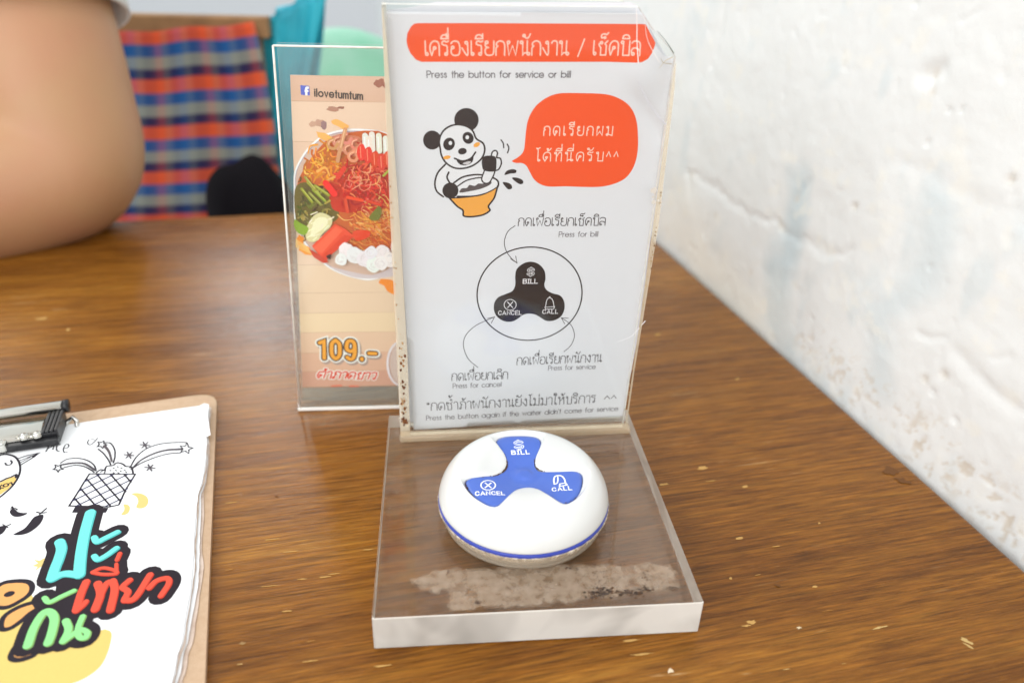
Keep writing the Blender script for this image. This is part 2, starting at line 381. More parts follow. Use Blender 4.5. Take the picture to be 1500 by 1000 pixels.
def frosted(name):
    m = glass(name, rough=.10); nt = m.node_tree; b = nt.nodes['Principled BSDF']; out = nt.nodes['Material Output']
    df = nt.nodes.new('ShaderNodeBsdfDiffuse'); df.inputs[0].default_value = (.97, .95, .89, 1)
    tl = nt.nodes.new('ShaderNodeBsdfTranslucent'); tl.inputs[0].default_value = (.86, .84, .80, 1)
    tc = nt.nodes.new('ShaderNodeTexCoord'); nz = nt.nodes.new('ShaderNodeTexNoise'); nz.inputs['Scale'].default_value = 28; nz.inputs['Detail'].default_value = 2; nz.inputs['Distortion'].default_value = 1
    nt.links.new(tc.outputs['Object'], nz.inputs['Vector']); rg_ = nt.nodes.new('ShaderNodeMapRange'); rg_.inputs[1].default_value = .35; rg_.inputs[2].default_value = .65; rg_.inputs[3].default_value = .44; rg_.inputs[4].default_value = .78
    nt.links.new(nz.outputs['Fac'], rg_.inputs[0])
    m1 = nt.nodes.new('ShaderNodeMixShader'); m1.inputs[0].default_value = .25; nt.links.new(df.outputs[0], m1.inputs[1]); nt.links.new(tl.outputs[0], m1.inputs[2])
    m2 = nt.nodes.new('ShaderNodeMixShader'); nt.links.new(rg_.outputs[0], m2.inputs[0]); nt.links.new(b.outputs[0], m2.inputs[1]); nt.links.new(m1.outputs[0], m2.inputs[2])
    nt.links.new(m2.outputs[0], out.inputs['Surface']); return m
def clear_sheet(name, tint=(.97, .98, .975), veil=0.012, veilcol=(.8, .8, .78)):
    """thin acrylic sheet: clear with a fresnel sheen and a faint milky veil"""
    m = bpy.data.materials.new(name); m.use_nodes = True; nt = m.node_tree; nt.nodes.clear()
    out = nt.nodes.new('ShaderNodeOutputMaterial'); tr = nt.nodes.new('ShaderNodeBsdfTransparent'); tr.inputs[0].default_value = (*tint, 1)
    gl = nt.nodes.new('ShaderNodeBsdfGlossy'); gl.inputs['Roughness'].default_value = .04
    lw_ = nt.nodes.new('ShaderNodeLayerWeight'); lw_.inputs[0].default_value = .5
    pw = nt.nodes.new('ShaderNodeMath'); pw.operation = 'POWER'; pw.inputs[1].default_value = 5; nt.links.new(lw_.outputs['Facing'], pw.inputs[0])
    fr = nt.nodes.new('ShaderNodeMath'); fr.operation = 'MULTIPLY_ADD'; fr.inputs[1].default_value = .5; fr.inputs[2].default_value = .028; nt.links.new(pw.outputs[0], fr.inputs[0])
    mx = nt.nodes.new('ShaderNodeMixShader'); nt.links.new(fr.outputs[0], mx.inputs[0]); nt.links.new(tr.outputs[0], mx.inputs[1]); nt.links.new(gl.outputs[0], mx.inputs[2])
    df = nt.nodes.new('ShaderNodeBsdfDiffuse'); df.inputs[0].default_value = (*veilcol, 1)
    m2 = nt.nodes.new('ShaderNodeMixShader'); m2.inputs[0].default_value = veil
    nt.links.new(mx.outputs[0], m2.inputs[1]); nt.links.new(df.outputs[0], m2.inputs[2]); nt.links.new(m2.outputs[0], out.inputs[0])
    return m
def residue(name, cols, scale, lo, hi, maxa=.85):
    """patchy dried glue / grime: diffuse where the noise is high, clear elsewhere; vertex attribute 'mask' fades it out"""
    m = bpy.data.materials.new(name); m.use_nodes = True; nt = m.node_tree; b = nt.nodes['Principled BSDF']
    tc = nt.nodes.new('ShaderNodeTexCoord'); n = nt.nodes.new('ShaderNodeTexNoise'); n.inputs['Scale'].default_value = scale
    n.inputs['Detail'].default_value = 9; n.inputs['Roughness'].default_value = .68; n.inputs['Distortion'].default_value = .6
    nt.links.new(tc.outputs['Object'], n.inputs['Vector'])
    at_ = nt.nodes.new('ShaderNodeAttribute'); at_.attribute_name = 'mask'
    ad = nt.nodes.new('ShaderNodeMath'); ad.operation = 'ADD'; nt.links.new(n.outputs['Fac'], ad.inputs[0]); nt.links.new(at_.outputs['Fac'], ad.inputs[1])
    mr = nt.nodes.new('ShaderNodeMapRange'); mr.inputs[1].default_value = lo; mr.inputs[2].default_value = hi; mr.inputs[4].default_value = maxa
    nt.links.new(ad.outputs[0], mr.inputs[0]); nt.links.new(mr.outputs[0], b.inputs['Alpha'])
    n2 = nt.nodes.new('ShaderNodeTexNoise'); n2.inputs['Scale'].default_value = scale * 1.7; n2.inputs['Detail'].default_value = 7
    nt.links.new(tc.outputs['Object'], n2.inputs['Vector'])
    cr_ = nt.nodes.new('ShaderNodeValToRGB'); e = cr_.color_ramp.elements
    e[0].position = .3; e[0].color = (*cols[0], 1); e[1].position = .42; e[1].color = (*cols[1], 1)
    x = e.new(.7); x.color = (*cols[2], 1)
    nt.links.new(n2.outputs['Fac'], cr_.inputs[0]); nt.links.new(cr_.outputs[0], b.inputs['Base Color'])
    b.inputs['Roughness'].default_value = .6
    return m
acr = glass('clear_acrylic', tint=(1, .985, .955), dirt=.085)
thin = clear_sheet('clear_acrylic_sheet')
thin_green = clear_sheet('clear_acrylic_sheet_back', (.96, .975, .965), .05, (.8, .85, .82))
edge_m = mat('acrylic_cut_edge', (.78, .76, .7), .35, noise=(150, .6, (.5, .42, .32)))
cream_edge = mat('yellowed_edge', (.70, .62, .50), .5, noise=(260, .9, (.28, .17, .09)))
pap = mat('white_card', (.735, .74, .78), .5)
pap2 = mat('white_paper', (.84, .855, .87), .6, bump=(120, .15))
white_pl = mat('glossy_white_plastic', (.70, .715, .705), .2, coat=.35, sub=.03)
blue_pl = mat('blue_plastic', (.07, .145, .54), .36, noise=(90, .25, (.10, .21, .62)))
blue_rim = mat('blue_rim_plastic', (.035, .06, .38), .3)
chrome = mat('chrome', (.60, .59, .55), .09, metal=1)
blackrub = mat('black_rubber', (.012, .012, .014), .35)
hardboard = mat('hardboard', (.52, .36, .23), .6, noise=(300, .5, (.40, .25, .14)), bump=(1500, .2))
grime = mat('grime', (.10, .055, .03), .8)

# ---- wood
def wood_mat():
    m = bpy.data.materials.new('brown_wood'); m.use_nodes = True; nt = m.node_tree; b = nt.nodes['Principled BSDF']
    N = nt.nodes.new; L = nt.links.new
    tc = N('ShaderNodeTexCoord'); mp = N('ShaderNodeMapping'); mp.inputs['Rotation'].default_value = (0, 0, R(-8.8))
    L(tc.outputs['Object'], mp.inputs['Vector'])
    def tex(sx, sy, detail=6, rough=.6, dist=0.0, off=0):
        q = N('ShaderNodeMapping'); q.inputs['Scale'].default_value = (sx, sy, 1); q.inputs['Location'].default_value = (off, off * .7, 0); L(mp.outputs[0], q.inputs[0])
        t = N('ShaderNodeTexNoise'); t.inputs['Scale'].default_value = 1; t.inputs['Detail'].default_value = detail; t.inputs['Roughness'].default_value = rough
        t.inputs['Distortion'].default_value = dist; L(q.outputs[0], t.inputs['Vector']); return t.outputs['Fac']
    broad = tex(3, 20, 4, .55, 1.0); mid = tex(14, 210, 6, .66, .6, 3); fine = tex(70, 1100, 4, .75, .3, 7); blot = tex(5, 8, 3, .5, .4, 11)
    def mth(op, a, b_, v=None):
        x = N('ShaderNodeMath'); x.operation = op; L(a, x.inputs[0])
        if v is not None: x.inputs[1].default_value = v
        else: L(b_, x.inputs[1])
        return x.outputs[0]
    s = mth('ADD', mth('MULTIPLY', broad, None, .34), mth('ADD', mth('MULTIPLY', mid, None, .30), mth('ADD', mth('MULTIPLY', fine, None, .24), mth('MULTIPLY', blot, None, .18))))
    rp = N('ShaderNodeValToRGB'); e = rp.color_ramp.elements
    e[0].position = .39; e[0].color = (.072, .025, .003, 1); e[1].position = .72; e[1].color = (.42, .205, .032, 1)
    for p_, c_ in ((.46, (.135, .046, .005, 1)), (.53, (.205, .076, .008, 1)), (.60, (.262, .106, .012, 1))):
        x = e.new(p_); x.color = c_
    L(s, rp.inputs[0])
    pore = tex(34, 640, 5, .7, .25, 31); por2 = tex(16, 1300, 3, .6, .1, 37)
    pr = N('ShaderNodeMapRange'); pr.inputs[1].default_value = .34; pr.inputs[2].default_value = .66; pr.inputs[3].default_value = .60; pr.inputs[4].default_value = 1.42; L(pore, pr.inputs[0])
    pq = N('ShaderNodeMapRange'); pq.inputs[1].default_value = .58; pq.inputs[2].default_value = .68; pq.inputs[3].default_value = 1.0; pq.inputs[4].default_value = .55; L(por2, pq.inputs[0])
    pm = mth('MULTIPLY', pr.outputs[0], pq.outputs[0])
    vm = N('ShaderNodeVectorMath'); vm.operation = 'SCALE'; L(rp.outputs[0], vm.inputs[0]); L(pm, vm.inputs['Scale'])
    # worn pale scratches along the grain
    sc1 = tex(28, 420, 3, .6, .5, 19); sc2 = tex(9, 14, 2, .5, 0, 23)
    r1 = N('ShaderNodeMapRange'); r1.inputs[1].default_value = .655; r1.inputs[2].default_value = .74; L(sc1, r1.inputs[0])
    r2 = N('ShaderNodeMapRange'); r2.inputs[1].default_value = .45; r2.inputs[2].default_value = .62; r2.inputs[4].default_value = .6; L(sc2, r2.inputs[0])
    mk = mth('MULTIPLY', r1.outputs[0], r2.outputs[0])
    mx = N('ShaderNodeMix'); mx.data_type = 'RGBA'; mx.inputs['B'].default_value = (.55, .36, .17, 1)
    L(mk, mx.inputs['Factor']); L(vm.outputs[0], mx.inputs['A']); L(mx.outputs['Result'], b.inputs['Base Color'])
    rr = N('ShaderNodeMapRange'); rr.inputs[3].default_value = .19; rr.inputs[4].default_value = .36; L(mid, rr.inputs[0]); L(rr.outputs[0], b.inputs['Roughness'])
    bp = N('ShaderNodeBump'); bp.inputs['Strength'].default_value = .32; bp.inputs['Distance'].default_value = .0005
    L(mth('ADD', mth('MULTIPLY', pore, None, .8), mth('MULTIPLY', fine, None, .4)), bp.inputs['Height']); L(bp.outputs[0], b.inputs['Normal'])
    b.inputs['Specular IOR Level'].default_value = .25
    return m
wood = wood_mat()
chair_wood = mat('dark_chair_wood', (.34, .19, .08), .75, noise=(30, .6, (.10, .045, .018)))

# ------------------------------------------------------------------ setting: wall and floor
W1, W2 = Vector((20.82, 40.45, 0)), Vector((26.85, 2.39, 0))
wd = (W2 - W1).normalized()                                   # runs along the wall towards the camera
wn = Vector((wd.y, -wd.x, 0)); wn = wn if wn.x < 0 else -wn    # points into the room
WP = Plane(W1 + wn * -.45, -wd, (0, 0, 1))                     # a = -distance towards the camera
if WP.n.dot(wn) < 0: WP.n = -WP.n
def seg_dist(A, B, pts):
    d = np.full(A.shape, 1e9)
    for (x0, y0), (x1, y1) in zip(pts[:-1], pts[1:]):
        L2 = (x1 - x0) ** 2 + (y1 - y0) ** 2 + 1e-12
        t = np.clip(((A - x0) * (x1 - x0) + (B - y0) * (y1 - y0)) / L2, 0, 1)
        d = np.minimum(d, np.hypot(A - x0 - t * (x1 - x0), B - y0 - t * (y1 - y0)))
    return d
def build_wall():
    aa = np.concatenate([np.linspace(-130, -62, 30), np.arange(-61, 9, .17), np.linspace(10, 260, 60)])
    zz = np.concatenate([np.linspace(-76, -4, 20), np.arange(-3, 34, .17), np.linspace(35, 190, 40)])
    A, B = np.meshgrid(aa, zz, indexing='ij')
    d = .38 * fbm(A * .11, B * .11, 3, 3) + .10 * fbm(A * .5, B * .5, 11, 4) + .035 * fbm(A * 1.2, B * 1.6, 23, 3)
    pit = np.maximum(0, fbm(A * 1.3, B * 1.3, 41, 2) - .42) * 1.1
    d = d - pit * .35
    def cut(px_pts, wdt, dep, jit=.25):
        nonlocal d
        q = [WP.px(*p) for p in px_pts]
        x = seg_dist(A + jit * fbm(A * .9, B * .9, 57, 2), B + jit * fbm(A * .9, B * .9, 59, 2), q)
        d = d - .95 * dep * np.exp(-(x / wdt) ** 2)
    # mortar joints showing through the paint, chips and cracks
    cut([(1008, 252), (1045, 275), (1080, 300), (1135, 326), (1165, 350), (1180, 352), (1215, 372), (1245, 372)], .30, .16, .6)
    cut([(1008, 252), (1012, 280)], .3, .12); cut([(1040, 318), (1032, 345)], .3, .14)
    cut([(1345, 488), (1362, 496), (1385, 494)], .16, .13, .1); cut([(1400, 515), (1440, 560), (1500, 608)], .4, .16, .5)
    cut([(1060, 0), (1055, 50), (1040, 95)], .35, .16); cut([(1185, 262), (1168, 290)], .3, .14)
    cut([(1352, 112), (1375, 102)], .42, .34, .05); cut([(1362, 120), (1363, 136)], .18, .14)
    cut([(1455, 525), (1480, 520)], .14, .12, .1); cut([(1300, 900), (1310, 905)], .2, .1)
    cut([(1405, 32), (1425, 22), (1440, 12)], .1, .09, .1); cut([(1325, 240), (1450, 300), (1600, 370)], .5, .10)
    for (u, v, s) in ((1384, 549, .2), (1356, 555, .16), (1367, 573, .15), (1340, 5, .15), (1251, 303, .16), (1480, 263, .16), (1356, 210, .12), (1400, 615, .15), (1190, 467, .12), (1361, 391, .1), (1408, 160, .1), (1388, 162, .1)):
        a0, b0 = WP.px(u, v); d = d - .28 * np.exp(-((A - a0) ** 2 + (B - b0) ** 2) / s ** 2)
    m1 = np.zeros_like(A); m2 = np.zeros_like(A); m3 = np.zeros_like(A)
    def blob(arr, pts, r_, amt):
        q = [WP.px(*p) for p in pts]; x = seg_dist(A + 1.2 * fbm(A * .35, B * .35, 71, 3), B + 1.2 * fbm(A * .35, B * .35, 73, 3), q)
        arr += amt * np.clip(1.25 - x / r_, 0, 1)
    blob(m1, [(1170, 275), (1160, 340), (1140, 400), (1140, 480)], 1.5, .9)
    blob(m1, [(1370, 300), (1350, 380), (1300, 460), (1280, 560)], 1.5, .5)
    blob(m3, [(1000, 300), (1050, 400), (1120, 470)], 3.2, .55)
    blob(m3, [(975, 330), (1100, 470)], 2.0, .5)
    m1 += np.clip(fbm(A * .45, B * .3, 101, 4) * 1.2 - .28, 0, .35); m3 += np.clip(fbm(A * .8, B * .8, 111, 4) * 1.8 - .45, 0, .5)
    sp = np.clip((fbm(A * 3.1, B * 3.1, 83, 3) - .12) * 5, 0, 1)
    blob(m2, [(1335, 640), (1400, 690), (1470, 760), (1520, 800)], 1.7, .75); m2[:] = m2 * sp
    t4 = np.zeros_like(A); blob(t4, [(1175, 500), (1240, 560), (1290, 600)], 1.2, .8); m2 += t4 * sp * .7
    d = d + np.clip(m2, 0, 1) * -.10
    mk = lambda u, v, s, amt: amt * np.exp(-((A - WP.px(u, v)[0]) ** 2 + (B - WP.px(u, v)[1]) ** 2) / s ** 2)
    for u, v in ((1366, 108), (1384, 549), (1356, 555), (1363, 136), (1251, 303), (1166, 292), (1480, 263), (1100, 399), (1048, 315), (1012, 256), (1140, 329)): m2 += mk(u, v, .25, .5)
    d = d * .48
    V = []
    na, nb = A.shape
    for i in range(na):
        for j in range(nb): V.append(WP.w(A[i, j], B[i, j], d[i, j]))
    Fc = []
    flip = (WP.ex.cross(WP.ey)).dot(WP.n) < 0
    for i in range(na - 1):
        for j in range(nb - 1):
            q = (i * nb + j, (i + 1) * nb + j, (i + 1) * nb + j + 1, i * nb + j + 1); Fc.append(q[::-1] if flip else q)
    m = mat('white_painted_brick', (.77, .79, .78), .5, bump=(140, .28)); nt = m.node_tree; b = nt.nodes['Principled BSDF']
    a_ = nt.nodes.new('ShaderNodeVertexColor'); a_.layer_name = 'wall_tint'  # per-vertex tint: bluish patches, brown flecks, pale yellowish areas
    sp_ = nt.nodes.new('ShaderNodeSeparateColor'); nt.links.new(a_.outputs[0], sp_.inputs[0]); last = None
    for k, c in ((0, (.56, .65, .68)), (1, (.60, .53, .43)), (2, (.83, .82, .75))):
        x = nt.nodes.new('ShaderNodeMix'); x.data_type = 'RGBA'; x.inputs['B'].default_value = (*c, 1)
        if last: nt.links.new(last, x.inputs['A'])
        else: x.inputs['A'].default_value = (.77, .79, .78, 1)
        nt.links.new(sp_.outputs[k], x.inputs['Factor']); last = x.outputs['Result']
    nt.links.new(last, b.inputs['Base Color'])
    o = build('wall', V, Fc, m, smooth=True)
    ca = o.data.color_attributes.new('wall_tint', 'FLOAT_COLOR', 'POINT')
    buf = np.ones((na * nb, 4), dtype=np.float32); buf[:, 0] = np.clip(m1, 0, 1).ravel(); buf[:, 1] = np.clip(m2, 0, 1).ravel(); buf[:, 2] = np.clip(m3, 0, 1).ravel()
    ca.data.foreach_set('color', buf.ravel())
    struct(o)
build_wall()
floor_m = mat('pale_floor', (.62, .66, .70), .35, noise=(3, .5, (.5, .52, .55)))
v, f = box_geo((-400, -200, -80), (430, 0, 0), (0, 700, 0), (0, 0, 5)); struct(build('floor', v, f, floor_m))
v, f = box_geo((-400, 500, -75), (480, 0, 0), (0, 10, 0), (0, 0, 330)); struct(build('far_wall', v, f, mat('far_wall_paint', (.80, .81, .82), .8)))

# ------------------------------------------------------------------ table
tb = thing('wooden_table', 'brown varnished wooden table with pale scratches, pushed up against the white wall', 'table', (0, 0, -75))
px_ = wn * -1
back = Vector((-22.86, 45.7, 0)); bdir = Vector((11.6, 1.75, 0)).normalized()
def on_wall_line(p, d):                                       # meet the wall line
    a = np.array([[d.x, -wd.x], [d.y, -wd.y]]); s, t = np.linalg.solve(a, [(W1 - p).x, (W1 - p).y]); return W1 + wd * t
TBR = on_wall_line(back, bdir); TBL = back - bdir * 70; TFL = TBL + wd * 125; TFR = TBR + wd * 112
o = prism('tabletop', [(p.x, p.y) for p in (TFL, TFR, TBR, TBL)], -3.2, 0, wood, tb); bevel(o, .35, 4)
for p in (TFL + bdir * 8 - wd * 8, TFR - bdir * 12 - wd * 8, TBR - bdir * 12 + wd * 8, TBL + bdir * 8 + wd * 8):
    v, f = box_geo((p.x - 3, p.y - 3, -75), (6, 0, 0), (0, 6, 0), (0, 0, 71.8)); build('leg', v, f, chair_wood, tb)
# worn chips in the varnish
ch = Ink(lambda a, b, o: Vector((a, b, o)), lambda u, v: tuple(atz(u, v))[:2], base=.004, dz=.0006, rough=.7)
rg = random.Random(5)
def chip(u, v, ln, wd_, c=(186, 146, 86), ang=-6):
    wd_ *= .75
    pts = []
    n = 12; a0 = R(ang)
    for i in range(n):
        t = 2 * math.pi * i / n; k = rg.uniform(.55, 1.25)
        x, y = ln / 2 * math.cos(t) * k, wd_ / 2 * math.sin(t) * k
        pts.append((u + x * math.cos(a0) - y * math.sin(a0), v + x * math.sin(a0) + y * math.cos(a0)))
    ch.poly(pts, c)
for c_ in ((1029, 685, 16, 6), (1101, 911, 16, 9), (1094, 916, 14, 4), (1091, 712, 10, 5), (973, 709, 18, 4), (1287, 919, 26, 4, (190, 160, 105), -12), (1415, 938, 20, 7, (190, 160, 105), 25), (1420, 946, 22, 4, (190, 160, 105), 30),
           (982, 982, 9, 10, (214, 196, 168), 0), (1171, 919, 8, 5, (205, 185, 150)), (964, 490, 9, 4), (1080, 555, 6, 4), (1083, 788, 12, 5), (1070, 847, 5, 5), (1194, 859, 8, 4), (1200, 766, 4, 3),
           (442, 848, 16, 2.5), (475, 845, 24, 3.5), (395, 858, 34, 2), (490, 840, 20, 2), (396, 790, 24, 2), (340, 736, 18, 2), (60, 467, 22, 4), (100, 483, 8, 5), (420, 895, 18, 3), (455, 968, 22, 3), (355, 942, 10, 6, (150, 120, 80)),
           (560, 975, 30, 4), (925, 938, 30, 4), (940, 958, 36, 4), (540, 805, 18, 3), (425, 808, 26, 2)):
    chip(*c_)
for i in range(30):
    u, v_ = rg.uniform(320, 1300), rg.uniform(640, 1000)
    if 535 < u < 1040 and v_ < 955: continue
    if u > 1000 and v_ < 640 + (u - 1000): continue
    chip(u, v_, rg.uniform(5, 22), rg.uniform(1, 2.2), rg.choice([(184, 142, 80), (170, 122, 62), (196, 160, 104)]), -8)
for c_ in ((1305, 690, 26, 16), (1322, 704, 26, 9), (405, 727, 7, 4), (1138, 857, 9, 5)): chip(*c_, c=(104, 70, 42), ang=15)
ch.done('varnish_chips', tb)['kind'] = 'stuff'

# ------------------------------------------------------------------ acrylic call stand
T, WS, DS = 1.587, 12.0, 12.72
st = thing('acrylic_stand', 'thick clear acrylic base with an upright clear sign holder glued on, nearest the camera', 'sign stand', (6, 6, 0))
v, f = box_geo((0, 0, .03), (WS, 0, 0), (0, DS, 0), (0, 0, T - .03))
frost = frosted('cut_acrylic_side')
o = build('base_block', v, f, [acr, frost, mat('arris_highlight', (.86, .84, .78), .3)], st); bevel(o, .045, 2)  # bevel faces get a paler colour as a painted edge highlight
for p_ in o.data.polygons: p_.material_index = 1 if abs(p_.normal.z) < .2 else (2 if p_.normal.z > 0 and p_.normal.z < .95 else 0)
SP = Plane((.715, 10.941, T), (math.cos(.018), math.sin(.018), 0), (0, math.sin(-.062), math.cos(.062)))
SP.n = SP.ex.cross(SP.ey); SP.n = SP.n if SP.n.y < 0 else -SP.n
WH, HH = 10.713, 19.07
def SX(u, v): return SP.px(u, v)
front_out = [(0, .02), (WH, .02), SX(990, 84), SX(984, 74), SX(966, 52), SX(958, 45), SX(950, 33), SX(936, 11), (0, HH - .05)]
front_out = [(a, b) for a, b in front_out]
plate('front_panel', SP, front_out, -.22, 0, thin, st, edge_m)
back_out = [(-.02, .02), (WH + .02, .02), (WH + .02, 16.6), (WH - .7, 17.6), (WH - 2.0, HH + .12), (0.0, HH + .12)]
plate('back_panel', SP, back_out, -.95, -.75, thin, st, edge_m)
plate('side_edge', SP, [(.0, .1), (.22, .1), (.14, HH - .1), (0, HH - .1)], -.74, -.23, clear_sheet('side_sheet', veil=.35, veilcol=(.8, .74, .62)), st)
# yellowed, dirty strip down the left of the holder
strip_m = clear_sheet('yellowed_strip', (.96, .94, .90), .38, (.82, .74, .60))
o = plate('yellowed_strip', SP, [SX(587, 640), SX(601, 640), SX(597, 520), SX(586, 330), (SX(566, 60)), SX(561, 12), SX(559, 12), SX(572, 330)], .004, .02, strip_m, st)
right_strip = [SX(917, 628), SX(915, 628), SX(964.5, 330), SX(988, 130), SX(990, 92), (WH, SX(990, 100)[1])]
plate('yellowed_strip', SP, right_strip, .004, .02, strip_m, st)
eg = Ink(lambda a, b, o: SP.w(a, b, o), SP.px, base=.024, dz=.0003, rough=.8); r5 = random.Random(4)
def edge_dirt(ax_, ay_, bx_, by_, n, sp__, s0, cols_):
    for i in range(n):
        t = r5.random(); u = ax_ + (bx_ - ax_) * t + r5.gauss(0, sp__); v = ay_ + (by_ - ay_) * t; s1 = s0 * r5.uniform(.4, 1.3)
        eg.poly([(u + s1 * r5.uniform(.4, 1.2) * math.cos(2 * math.pi * k / 8), v + s1 * r5.uniform(.5, 1.6) * math.sin(2 * math.pi * k / 8)) for k in range(8)], r5.choice(cols_))
br_ = [(120, 78, 48), (92, 50, 30), (150, 108, 70), (176, 140, 100)]
edge_dirt(588, 500, 592, 622, 26, 2.2, 1.7, br_); edge_dirt(589, 560, 592, 600, 16, 2, 1.8, br_); edge_dirt(590, 612, 594, 618, 16, 3, 1.9, br_[:2]); edge_dirt(570, 250, 586, 500, 16, 1.2, 1.0, br_[2:])
edge_dirt(968, 280, 951, 400, 26, .8, 1.1, [(176, 160, 130), (150, 126, 90), (120, 92, 60)]); edge_dirt(955, 270, 962, 300, 8, 4, 3.0, [(206, 200, 190)]); edge_dirt(950, 400, 916, 600, 20, .8, .9, [(170, 150, 116)])
eg.done('edge_grime', st)['kind'] = 'stuff'
eg = Ink(lambda a, b, o: SP.w(a, b, o), SP.px, base=.006, dz=.0003, rough=.3)
for q, w_, c in (([(932, 13), (933, 36), (933, 60), (935, 92)], .035, (244, 236, 232)), ([(966, 100), (974, 90), (985, 84)], .03, (196, 184, 160)), ([(963, 46), (975, 60), (987, 78)], .035, (120, 128, 122)), ([(938, 22), (948, 34), (951, 44)], .03, (214, 208, 200)),
                 ([(944, 28), (949, 60), (966, 92)], .02, (236, 232, 228)), ([(935, 120), (950, 150), (966, 172), (975, 182)], .05, (196, 196, 202)), ([(905, 500), (925, 492), (945, 470)], .04, (236, 236, 240)), ([(968, 86), (972, 92), (984, 94)], .03, (170, 160, 136))): eg.stroke(q, w_, c, taper=(.5, 1))
eg.done('panel_scratches_and_glare', st)['kind'] = 'stuff'  # cracks and scratches, plus a painted glare streak low on the right
eg = Ink(lambda a, b, o: SP.w(a, b, o), SP.px, base=.024, dz=.0003, rough=.8); edge_dirt(590, 600, 593, 612, 4, 2, 1.4, br_)
eg.done('edge_grime', st)['kind'] = 'stuff'
# glue foot of the holder
foot = [(-.28, T + .005), (WH + .18, T + .005)]
gm = clear_sheet('cloudy_glue', (.94, .90, .84), .24, (.78, .66, .48))
v, f = box_geo((.715 - .1, 10.35, T + .002), (WH + .35, .19, 0), (0, .58, 0), (0, 0, .34))
o = build('glue_foot', v, f, gm, st); bevel(o, .14, 4)
o['label'] = 'cloudy beige glue strip'
# ring round the button
BC = (5.878, 5.308)
ring_m = clear_sheet('cloudy_ring', (.95, .93, .89), .26, (.74, .66, .54))
lathe('button_cup', [(3.30, T + .004), (3.34, T + .12), (3.46, T + .5), (3.52, T + .70), (3.50, T + .72), (3.44, T + .66), (3.36, T + .4), (3.24, T + .1), (3.2, T + .004)], BC, ring_m, st, closed=True)
lathe('cup_glue', [(3.47, T + .50), (3.53, T + .66), (3.545, T + .72), (3.50, T + .735)], BC, residue('cup_glue', ((.22, .12, .06), (.62, .50, .36), (.82, .74, .62)), 330, .42, .62, .75), st)
# frosty glue patch on the slab
def patch():
    P = Z(T); A, B = np.meshgrid(np.linspace(.4, 11.7, 150), np.linspace(.15, 4.2, 60), indexing='ij')
    poly = [P.px(*p) for p in ((600, 846), (640, 835), (700, 832), (760, 828), (820, 826), (880, 826), (940, 822), (985, 826), (1000, 862), (975, 870), (930, 872), (880, 876), (820, 884), (760, 890), (700, 892), (668, 897), (657, 894), (655, 868), (612, 866))]
    dist = seg_dist(A, B, poly + [poly[0]]); inside = np.zeros(A.shape, bool)
    for (x0, y0), (x1, y1) in zip(poly, poly[1:] + poly[:1]):
        c = ((y0 > B) != (y1 > B)) & (A < (x1 - x0) * (B - y0) / (y1 - y0 + 1e-12) + x0); inside ^= c
    sd = np.where(inside, dist, -dist); mask = np.clip(sd * .9, -.6, .20) + .10 * fbm(A * .9, B * .9, 91, 3) - .08 * (A > 9.3)
    na, nb = A.shape
    V = [(A[i, j], B[i, j], T + .006) for i in range(na) for j in range(nb)]
    Fc = [(i * nb + j, (i + 1) * nb + j, (i + 1) * nb + j + 1, i * nb + j + 1) for i in range(na - 1) for j in range(nb - 1)]
    o = build('glue_residue', V, Fc, residue('glue_patch', ((.24, .16, .10), (.40, .30, .21), (.54, .44, .34)), 150, .45, .66, .52), st)
    o['label'] = 'frosty patch of old glue'
    a = o.data.attributes.new('mask', 'FLOAT', 'POINT'); a.data.foreach_set('value', mask.astype(np.float32).ravel())
    # dark crud along its near right edge
    cm = Ink(lambda a, b, o: Vector((a, b, o)), lambda u, v: P.px(u, v), base=T + .012, dz=.0002, rough=.8)
    rr = random.Random(9)
    def speck(u, v, s, c):
        n = 9; cm.poly([(u + s * rr.uniform(.4, 1.3) * math.cos(2 * math.pi * k / n), v + s * .5 * rr.uniform(.4, 1.3) * math.sin(2 * math.pi * k / n)) for k in range(n)], c)
    cl = [(70, 60, 56), (58, 48, 42), (92, 76, 64), (84, 60, 44)]
    for (u0, v0, su, sv, n, s) in ((880, 868, 16, 6, 70, 3.2), (925, 868, 16, 4, 60, 2.6), (945, 864, 12, 4, 40, 2.4), (985, 863, 9, 4, 26, 2.2), (945, 845, 8, 8, 16, 1.9), (895, 820, 12, 2, 9, 1.6), (913, 826, 6, 6, 10, 1.6), (880, 848, 16, 9, 18, 1.6),
                                   (702, 885, 4, 3, 9, 2.8), (656, 839, 3, 3, 7, 2.4), (610, 855, 5, 5, 8, 1.6), (834, 834, 7, 2, 12, 1.8), (632, 868, 4, 3, 6, 1.3), (868, 875, 10, 3, 16, 2.2), (790, 845, 60, 14, 14, 1.1), (866, 828, 6, 4, 8, 1.5), (740, 880, 60, 8, 10, 1.0)):
        for i in range(n): speck(rr.gauss(u0, su * .6), rr.gauss(v0, sv * .6), s * rr.uniform(.4, 1.1), rr.choice(cl))
    for i in range(60): speck(rr.gauss(900, 55), rr.gauss(855, 12), rr.uniform(.4, 1.3), rr.choice(cl))
    for i in range(40): speck(rr.uniform(560, 860), rr.uniform(700, 860), rr.uniform(.5, 1.1), (200, 186, 165))
    cm.done('dark_crumbs', st)['kind'] = 'stuff'
patch()

